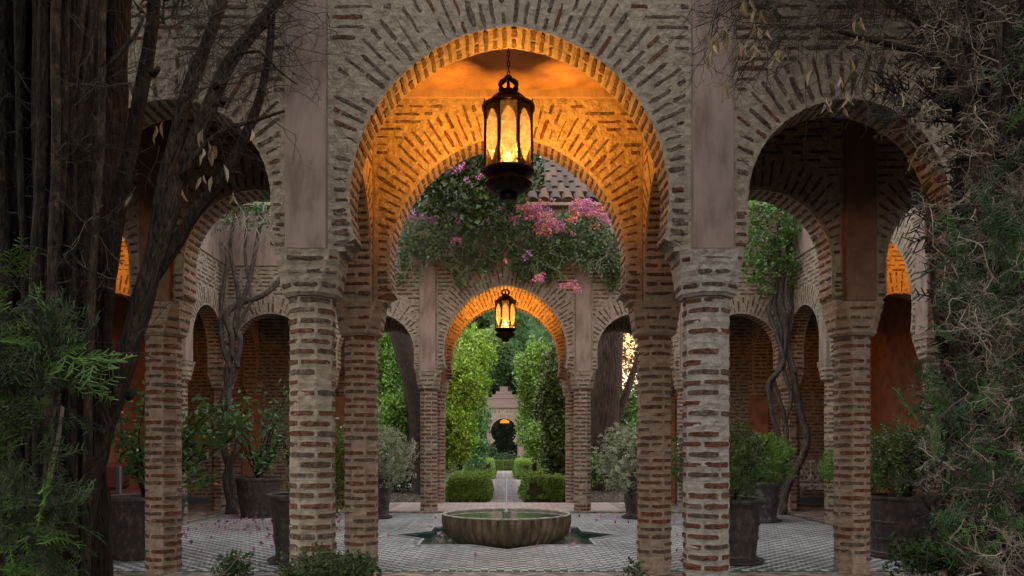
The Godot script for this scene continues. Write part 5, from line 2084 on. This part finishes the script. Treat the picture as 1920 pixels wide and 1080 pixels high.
	stem_part(r, "stem", [[1880, -40], [1872, 80], [1868, 200], [1850, 330], [1846, 480]], 3.8, 0.012, 0.02, M.bark, 8, 0)
	stem_part(r, "branch", [[1860, 190], [1780, 120], [1700, 92], [1630, 74], [1570, 58], [1530, 46]], 4.0, 0.024, 0.008, M.bark_dark, 8)
	stem_part(r, "branch", [[1860, 90], [1760, 60], [1690, 20], [1640, -20]], 4.0, 0.022, 0.012, M.bark_dark, 8)
	stem_part(r, "branch", [[1870, 260], [1800, 230], [1740, 210], [1690, 188]], 3.9, 0.018, 0.006, M.bark, 8)
	stem_part(r, "branch", [[1740, 380], [1746, 470], [1752, 560], [1760, 640]], 3.85, 0.012, 0.014, M.bark, 8)
	stem_part(r, "branch", [[1730, 930], [1772, 990], [1830, 1050], [1880, 1110]], 3.6, 0.012, 0.016, M.bark, 8)
	sets = []
	for k in 13:
		sets.append([[], []])
	var edge := func(py: float) -> float:                       # ragged left outline of the crown
		return 1785.0 + 26.0 * sin(py * 0.02) + 18.0 * sin(py * 0.047 + 2.0) - (60.0 if py < 240 else 0.0) * 1.0 + (14.0 if py > 500 and py < 700 else 0.0)
	for i in 700:
		var py := rf(-40, 1110)
		var e: float = edge.call(py)
		var px := e + pow(rng.randf(), 1.15) * (1960.0 - e)
		var p := P(px, py, (3.75 if py < 520 else 3.45) + rf(-0.35, 0.3))
		if nz.get_noise_2d(px * 1.1, py * 1.1) < -0.12:
			continue
		var c := Color(0.30, 0.245, 0.18) if rng.randf() < 0.55 else dim * 1.2
		var out := Vector3(rf(-1.2, 0.6), rf(-0.7, 0.8), rf(-0.3, 0.9))
		put.call(sets, rng.randi() % 5, Transform3D(pointing(out).scaled_local(Vector3.ONE * rf(0.5, 1.0)), p), tint(c, 0.35))
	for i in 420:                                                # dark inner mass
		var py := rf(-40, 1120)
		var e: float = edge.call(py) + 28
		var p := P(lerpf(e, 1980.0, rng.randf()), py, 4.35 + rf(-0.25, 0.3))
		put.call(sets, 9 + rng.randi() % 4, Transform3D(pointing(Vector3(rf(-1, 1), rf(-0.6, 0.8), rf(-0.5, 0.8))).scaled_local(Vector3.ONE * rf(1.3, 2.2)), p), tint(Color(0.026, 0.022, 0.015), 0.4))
	var greens := [[1890, 230, 60, 20], [1900, 330, 50, 20], [1800, 490, 70, 34], [1860, 440, 60, 24], [1900, 470, 60, 26], [1840, 560, 80, 44], [1880, 620, 70, 44], [1790, 620, 60, 30], [1730, 770, 40, 18], [1780, 780, 60, 40], [1850, 760, 80, 50], [1900, 800, 60, 36], [1820, 860, 80, 44], [1760, 850, 40, 24], [1870, 930, 70, 34], [1780, 930, 50, 18], [1720, 1010, 40, 22], [1790, 1020, 60, 26], [1880, 1030, 60, 26], [1900, 120, 40, 14], [1690, 740, 20, 8]]
	for s in greens:
		for i in int(s[3] * 0.34):
			var p := P(s[0] + 28 + rf(-1, 1) * s[2], s[1] + rf(-1, 1) * s[2] * 0.8, 3.5 + rf(-0.25, 0.3))
			var c := Color(0.035, 0.08, 0.028)
			if rng.randf() < 0.4:
				c = Color(0.06, 0.16, 0.032)
			put.call(sets, 9 + rng.randi() % 4, Transform3D(pointing(Vector3(rf(-0.8, 0.7), rf(-0.5, 0.9), rf(-0.2, 0.8))).scaled_local(Vector3.ONE * rf(0.6, 1.05)), p), tint(c, 0.35, 0.01))
	for i in 150:                                                # hanging shoots across the top
		var px := rf(1340, 1760)
		var drop := clampf((px - 1330) / 330.0, 0.05, 1.0)
		var p := P(px, rf(-60, 40 + 190 * drop * rng.randf()), 3.95 + rf(-0.2, 0.2))
		put.call(sets, 5 + rng.randi() % 4, Transform3D(pointing(Vector3(rf(-1.2, 0.3), rf(-1, 0.2), rf(-0.4, 0.4))).scaled_local(Vector3.ONE * rf(0.6, 1.2)), p), tint(Color(0.04, 0.028, 0.02) if rng.randf() < 0.9 else pale, 0.3))
	for i in 900:
		var p := P(1850, 0, 4.0) + Vector3(rf(-1, 1), 0, rf(-1, 1)) * 1.1 + Vector3(0.2, rf(0.35, 5.0), 0)
		put.call(sets, 9 + rng.randi() % 4, Transform3D(pointing(Vector3(rf(-0.6, 0.6), 0.7, rf(-0.6, 0.6))).scaled_local(Vector3.ONE * rf(2.0, 3.6)), p), tint(Color(0.04, 0.075, 0.025), 0.3))
	flush_sets(r, sets, tw2, fine, sp)
	dry_leaves(r, [[1330, 70, 3], [1342, 72, 3], [1358, 68, 2], [1335, 98, 2], [1388, 82, 4], [1398, 84, 3], [1424, 24, 3], [1418, 44, 3], [1430, 55, 4], [1425, 75, 3], [1412, 80, 3], [1418, 100, 2], [1460, 90, 4], [1465, 95, 2], [1364, 45, 3], [1372, 48, 2], [1398, 5, 3], [1545, 180, 3], [1552, 186, 2], [1530, 125, 1], [1575, 145, 2], [1600, 110, 2], [1595, 172, 2], [1640, 150, 2], [1605, 40, 2], [1612, 60, 2], [1352, 146, 1], [1580, 190, 2]], 3.8, dl, dm)


func build_shade_trees() -> void:
	# unseen cypresses added beside and behind the camera to darken the edges
	var names := ["nearest", "second", "third", "last"]
	for s in [-1.0, 1.0]:
		for i in 4:
			var at := Vector3(s * (3.3 + 0.15 * i), -0.05, -1.2 + i * 2.4)
			var root := thing("shade_cypress", "%s dense columnar cypress added out of view on the %s for shade" % [names[i], "left" if s < 0 else "right"], "tree", at, "added shade trees out of view")
			var tk := MB.new()
			tube(tk, [Vector3.ZERO, Vector3.UP * 3.0, Vector3.UP * 8.0], 0.2, 0.05, 10, 0.2)
			piece("trunk", tk.done(), M.bark_dark, root)
			var mb := MB.new()
			var rings := []
			for k in 26:
				var f := k / 25.0
				var a := []
				for j in 22:
					var t := TAU * j / 22
					var r := 1.25 * sin(PI * pow(0.06 + 0.94 * f, 0.6)) + 0.06
					r *= 1.0 + 0.5 * nz.get_noise_3d(sin(t) * 50 + i * 77, f * 160, cos(t) * 50 + s * 30)
					a.append(Vector3(sin(t) * r, 0.3 + f * 9.2, cos(t) * r))
				rings.append(a)
			mb.loft(rings, true, true, true)
			piece("crown", mb.done(), mat(Color(0.02, 0.032, 0.014), 0.9), root)


func flush_sets(root: Node3D, sets: Array, tw: Array, fine: Array, sp: Array) -> void:
	for k in 13:
		if sets[k][0].is_empty():
			continue
		if k < 5:
			many("twigs", tw[k], M.dead_any, root, sets[k][0], sets[k][1])
		elif k < 9:
			many("fine_twigs", fine[k - 5], M.dead_any, root, sets[k][0], sets[k][1])
		else:
			many("sprays", sp[k - 9], M.leaf_matt, root, sets[k][0], sets[k][1])


# ---------------------------------------------------------------- furniture and small things
func build_bench() -> void:
	var root := thing("ornate_bench", "white openwork garden bench in the far right corner", "bench", Vector3(6.05, 0.03, -14.85))
	var w := 0.62
	var s := MB.new()
	for i in 6:
		s.box(Vector3(0, 0.44, -0.2 + i * 0.075), Vector3(w * 2 - 0.08, 0.028, 0.06), 0.006)
	piece("seat", s.done(), M.white_iron, root)
	var ap := MB.new()
	ap.box(Vector3(0, 0.385, 0.2), Vector3(w * 2 - 0.1, 0.07, 0.02), 0.004)
	piece("apron", ap.done(), M.white_iron, root)
	for x in [-w + 0.06, w - 0.06]:
		for z in [-0.2, 0.2]:
			var g := MB.new()
			g.smooth(true)
			tube(g, curve_points([Vector3(x, 0.0, z * 1.25), Vector3(x, 0.04, z * 1.1), Vector3(x, 0.2, z * 0.8), Vector3(x, 0.36, z * 1.05), Vector3(x, 0.44, z)], 0.04), 0.034, 0.045, 8)
			piece("leg", g.done(), M.white_iron, root)
		var a := MB.new()
		a.smooth(true)
		tube(a, curve_points([Vector3(x, 0.46, 0.2), Vector3(x, 0.6, 0.22), Vector3(x, 0.68, 0.12), Vector3(x, 0.7, -0.05), Vector3(x, 0.72, -0.24)], 0.04), 0.026, 0.024, 8)
		piece("armrest", a.done(), M.white_iron, root)
	var b := MB.new()
	for y in [0.52, 0.9]:
		b.box(Vector3(0, y, -0.25), Vector3(w * 2, 0.04, 0.03), 0.006)
	for x in [-w + 0.02, 0.0, w - 0.02]:
		b.box(Vector3(x, 0.69, -0.25), Vector3(0.04, 0.42, 0.032), 0.006)
	piece("back_frame", b.done(), M.white_iron, root)
	var lat := MB.new()
	lat.smooth(true)
	for j in 4:
		for i in 13:
			var c := Vector3(-w + 0.08 + i * 0.09 + (0.045 if j % 2 else 0.0), 0.57 + j * 0.088, -0.25)
			if absf(c.x) > w - 0.05:
				continue
			var pts := []
			for k in 9:
				var t := TAU * k / 8
				pts.append(c + Vector3(sin(t) * 0.042, cos(t) * 0.042, 0))
			tube(lat, pts, 0.008, 0.008, 5)
	piece("back_lattice", lat.done(), M.white_iron, root)
	# red cushioned seat half hidden behind the left tub
	var r := thing("cushioned_seat", "dark red cushioned seat half hidden behind the black tub at left", "seat", Vector3(-5.75, 0.03, -11.4))
	var f := MB.new()
	f.box(Vector3(0, 0.18, 0), Vector3(0.7, 0.36, 1.3), 0.02)
	piece("base", f.done(), M.pink, r)
	var c1 := MB.new()
	c1.box(Vector3(0, 0.44, 0), Vector3(0.7, 0.16, 1.3), 0.05)
	piece("seat_cushion", c1.done(), M.red_cloth, r)
	var c2 := MB.new()
	c2.box(Vector3(-0.26, 0.72, 0), Vector3(0.18, 0.42, 1.3), 0.06)
	piece("back_cushion", c2.done(), M.red_cloth, r)
	var p := MB.new()
	p.box(Vector3(0.3, 0.45, 0.68), Vector3(0.06, 0.9, 0.06), 0.006)
	piece("post", p.done(), M.teal, r)


func build_small() -> void:
	# fallen petals
	var pm := cluster_mesh(3, 0.05, 0.045, 0.014)
	var xfs := []
	var cols := []
	for i in 190:
		var p := P(rf(335, 545), rf(968, 1005), 10.0)
		var d := rf(8.0, 13.4)
		var x := lerpf(-4.7, -2.2, rng.randf())
		if rng.randf() < 0.25:
			x = rf(-4, 4.4)
		elif d < 9.5 and rng.randf() < 0.6:
			d = rf(10.5, 13.4)
		p = Vector3(x, 0.018, -d)
		xfs.append(Transform3D(Basis(Vector3.UP, rf(0, TAU)) * Basis(Vector3.RIGHT, rf(-0.4, 0.4)), p))
		cols.append(tint(Color(0.55, 0.22, 0.42) if rng.randf() < 0.7 else Color(0.3, 0.1, 0.16), 0.3))
	for q in [[812, 1000], [818, 998], [823, 1006], [832, 1008], [1068, 1000], [1058, 1010], [808, 1004]]:
		var d: float = 1.285 * FOCAL / (q[1] - HY)
		var p := P(q[0], q[1], d)
		xfs.append(Transform3D(Basis(Vector3.UP, rf(0, TAU)).scaled(Vector3.ONE * 1.3), Vector3(p.x, -0.07, p.z)))
		cols.append(Color(0.62, 0.4, 0.6))
	for i in 12:
		var p := Vector3(rf(-3.5, 3.5), 0.018, -rf(7.5, 13.0))
		if p.distance_to(BASIN) < 1.6:
			continue
		xfs.append(Transform3D(Basis(Vector3.UP, rf(0, TAU)), p))
		cols.append(tint(Color(0.16, 0.07, 0.04), 0.3))
	tag(many("fallen_petals", pm, M.petal, self, xfs, cols), "pink bougainvillea petals scattered over the tiles", "petals", "", "stuff")
	# low plants at the bottom edge
	var lf := cluster_mesh(9, 0.026, 0.016, 0.03)
	var spots := [["leafy shrub in front of the large left column at the bottom edge", 598, 1085, 4.75, 62, 44, 420], ["smaller leafy shrub just right of the one before the large left column", 662, 1080, 4.8, 44, 40, 230], ["small green sprig left of the large left column at the bottom edge", 440, 1072, 4.7, 30, 34, 70], ["tiny green sprig before the right inner column at the bottom edge", 1190, 1080, 4.9, 12, 22, 24], ["low shrub under the right cypress at the bottom edge", 1730, 1050, 4.4, 60, 40, 200]]
	for s in spots:
		var c := P(s[1], s[2], s[3])
		var root := thing("low_shrub", s[0], "shrub", Vector3(c.x, -0.05, c.z), "low shrubs of the foreground bed")
		stems(root, c.y + 0.05 + s[5] * s[3] / FOCAL * 0.7, 14, 0.0, s[4] * s[3] / FOCAL * 0.7, 0.004, M.twig)
		xfs = []
		cols = []
		var R: Vector3 = Vector3(s[4], s[5], s[4]) * s[3] / FOCAL
		ball_cloud(s[6], Vector3(0, c.y + 0.05, 0), R, 0.5, 0.05, Color(0.05, 0.082, 0.026), 0.4, 0.015, xfs, cols)
		many("foliage", lf, M.leaf_matt, root, xfs, cols)
	var dry := thing("dry_twigs", "bare dry twigs sticking up before the dark left column", "dead plant", Vector3(P(365, 1100, 4.6).x, -0.05, -4.6))
	for i in 5:
		piece("twig", dead_twig(0.42, 2, 0.004, 0.3), M.twig, dry, Transform3D(pointing(Vector3(rf(-0.6, 0.6), 1, rf(-0.3, 0.3))), Vector3(rf(-0.06, 0.06), 0.1, 0)))
	# loose hanging wire shoots before the right bay
	var sh := thing("hanging_shoot", "thin bare shoot hanging in front of the right side arch", "shoot")
	var mb := MB.new()
	mb.smooth(true)
	tube(mb, curve_points(px_path([[1510, 150], [1512, 240], [1508, 300], [1545, 350], [1540, 390], [1525, 420]], 5.0), 0.06), 0.0025, 0.0015, 5)
	piece("shoot", mb.done(), M.bark, sh)


func _ready() -> void:
	rng.seed = 20240611
	nz.seed = 7
	nz.frequency = 0.02
	# camera
	var cam := Camera3D.new()
	cam.name = "camera"
	cam.position = EYE
	cam.projection = Camera3D.PROJECTION_FRUSTUM
	cam.near = 0.05
	cam.far = 400.0
	cam.size = 0.05 * 1080.0 / FOCAL
	cam.frustum_offset = Vector2((960.0 - HX) / FOCAL, (HY - 540.0) / FOCAL) * 0.05
	cam.current = true
	add_child(cam)
	# sky
	var sky := ProceduralSkyMaterial.new()
	sky.sky_top_color = Color(0.745, 0.755, 0.785)
	sky.sky_horizon_color = Color(0.96, 0.915, 0.85)
	sky.sky_curve = 0.2
	sky.ground_bottom_color = Color(0.1, 0.09, 0.07)
	sky.ground_horizon_color = Color(0.3, 0.28, 0.25)
	sky.sun_angle_max = 24.0
	sky.sun_curve = 0.12
	var s := Sky.new()
	s.sky_material = sky
	var env := Environment.new()
	env.background_mode = Environment.BG_SKY
	env.sky = s
	env.background_energy_multiplier = 1.0
	env.tonemap_mode = Environment.TONE_MAPPER_LINEAR
	env.tonemap_exposure = 4.4
	env.sdfgi_enabled = true
	env.ssao_enabled = true
	env.ssil_enabled = true
	var we := WorldEnvironment.new()
	we.name = "environment"
	we.environment = env
	add_child(we)
	# low sun behind the garden trees at right
	var sun := DirectionalLight3D.new()
	sun.name = "sun"
	sun.light_color = Color(1.0, 0.78, 0.5)
	sun.light_energy = 0.5
	sun.light_angular_distance = 0.5
	sun.shadow_enabled = true
	sun.basis = Basis.looking_at(Vector3(-0.152, -0.135, 1.0))
	add_child(sun)
	make_materials()
	make_bricks()
	build_floor()
	build_arcades()
	build_roof()
	var lm := lantern_meshes()
	lantern(lm, "large lit lantern hanging in the central bay of the front portico", 0.0, (ZA + ZB) / 2, 2.7)
	lantern(lm, "small looking lit lantern far off in the arch to the garden", 0.0, (ZC + ZD) / 2, 2.7)
	lantern(lm, "lantern hidden inside the left side portico", -6.2, -10.72, 1.6)
	lantern(lm, "lantern hidden inside the right side portico", 6.2, -10.72, 1.6)
	build_fountain()
	build_vines()
	build_bougainvillea()
	build_pots()
	build_bench()
	build_garden()
	build_cypresses()
	build_small()
	build_shade_trees()
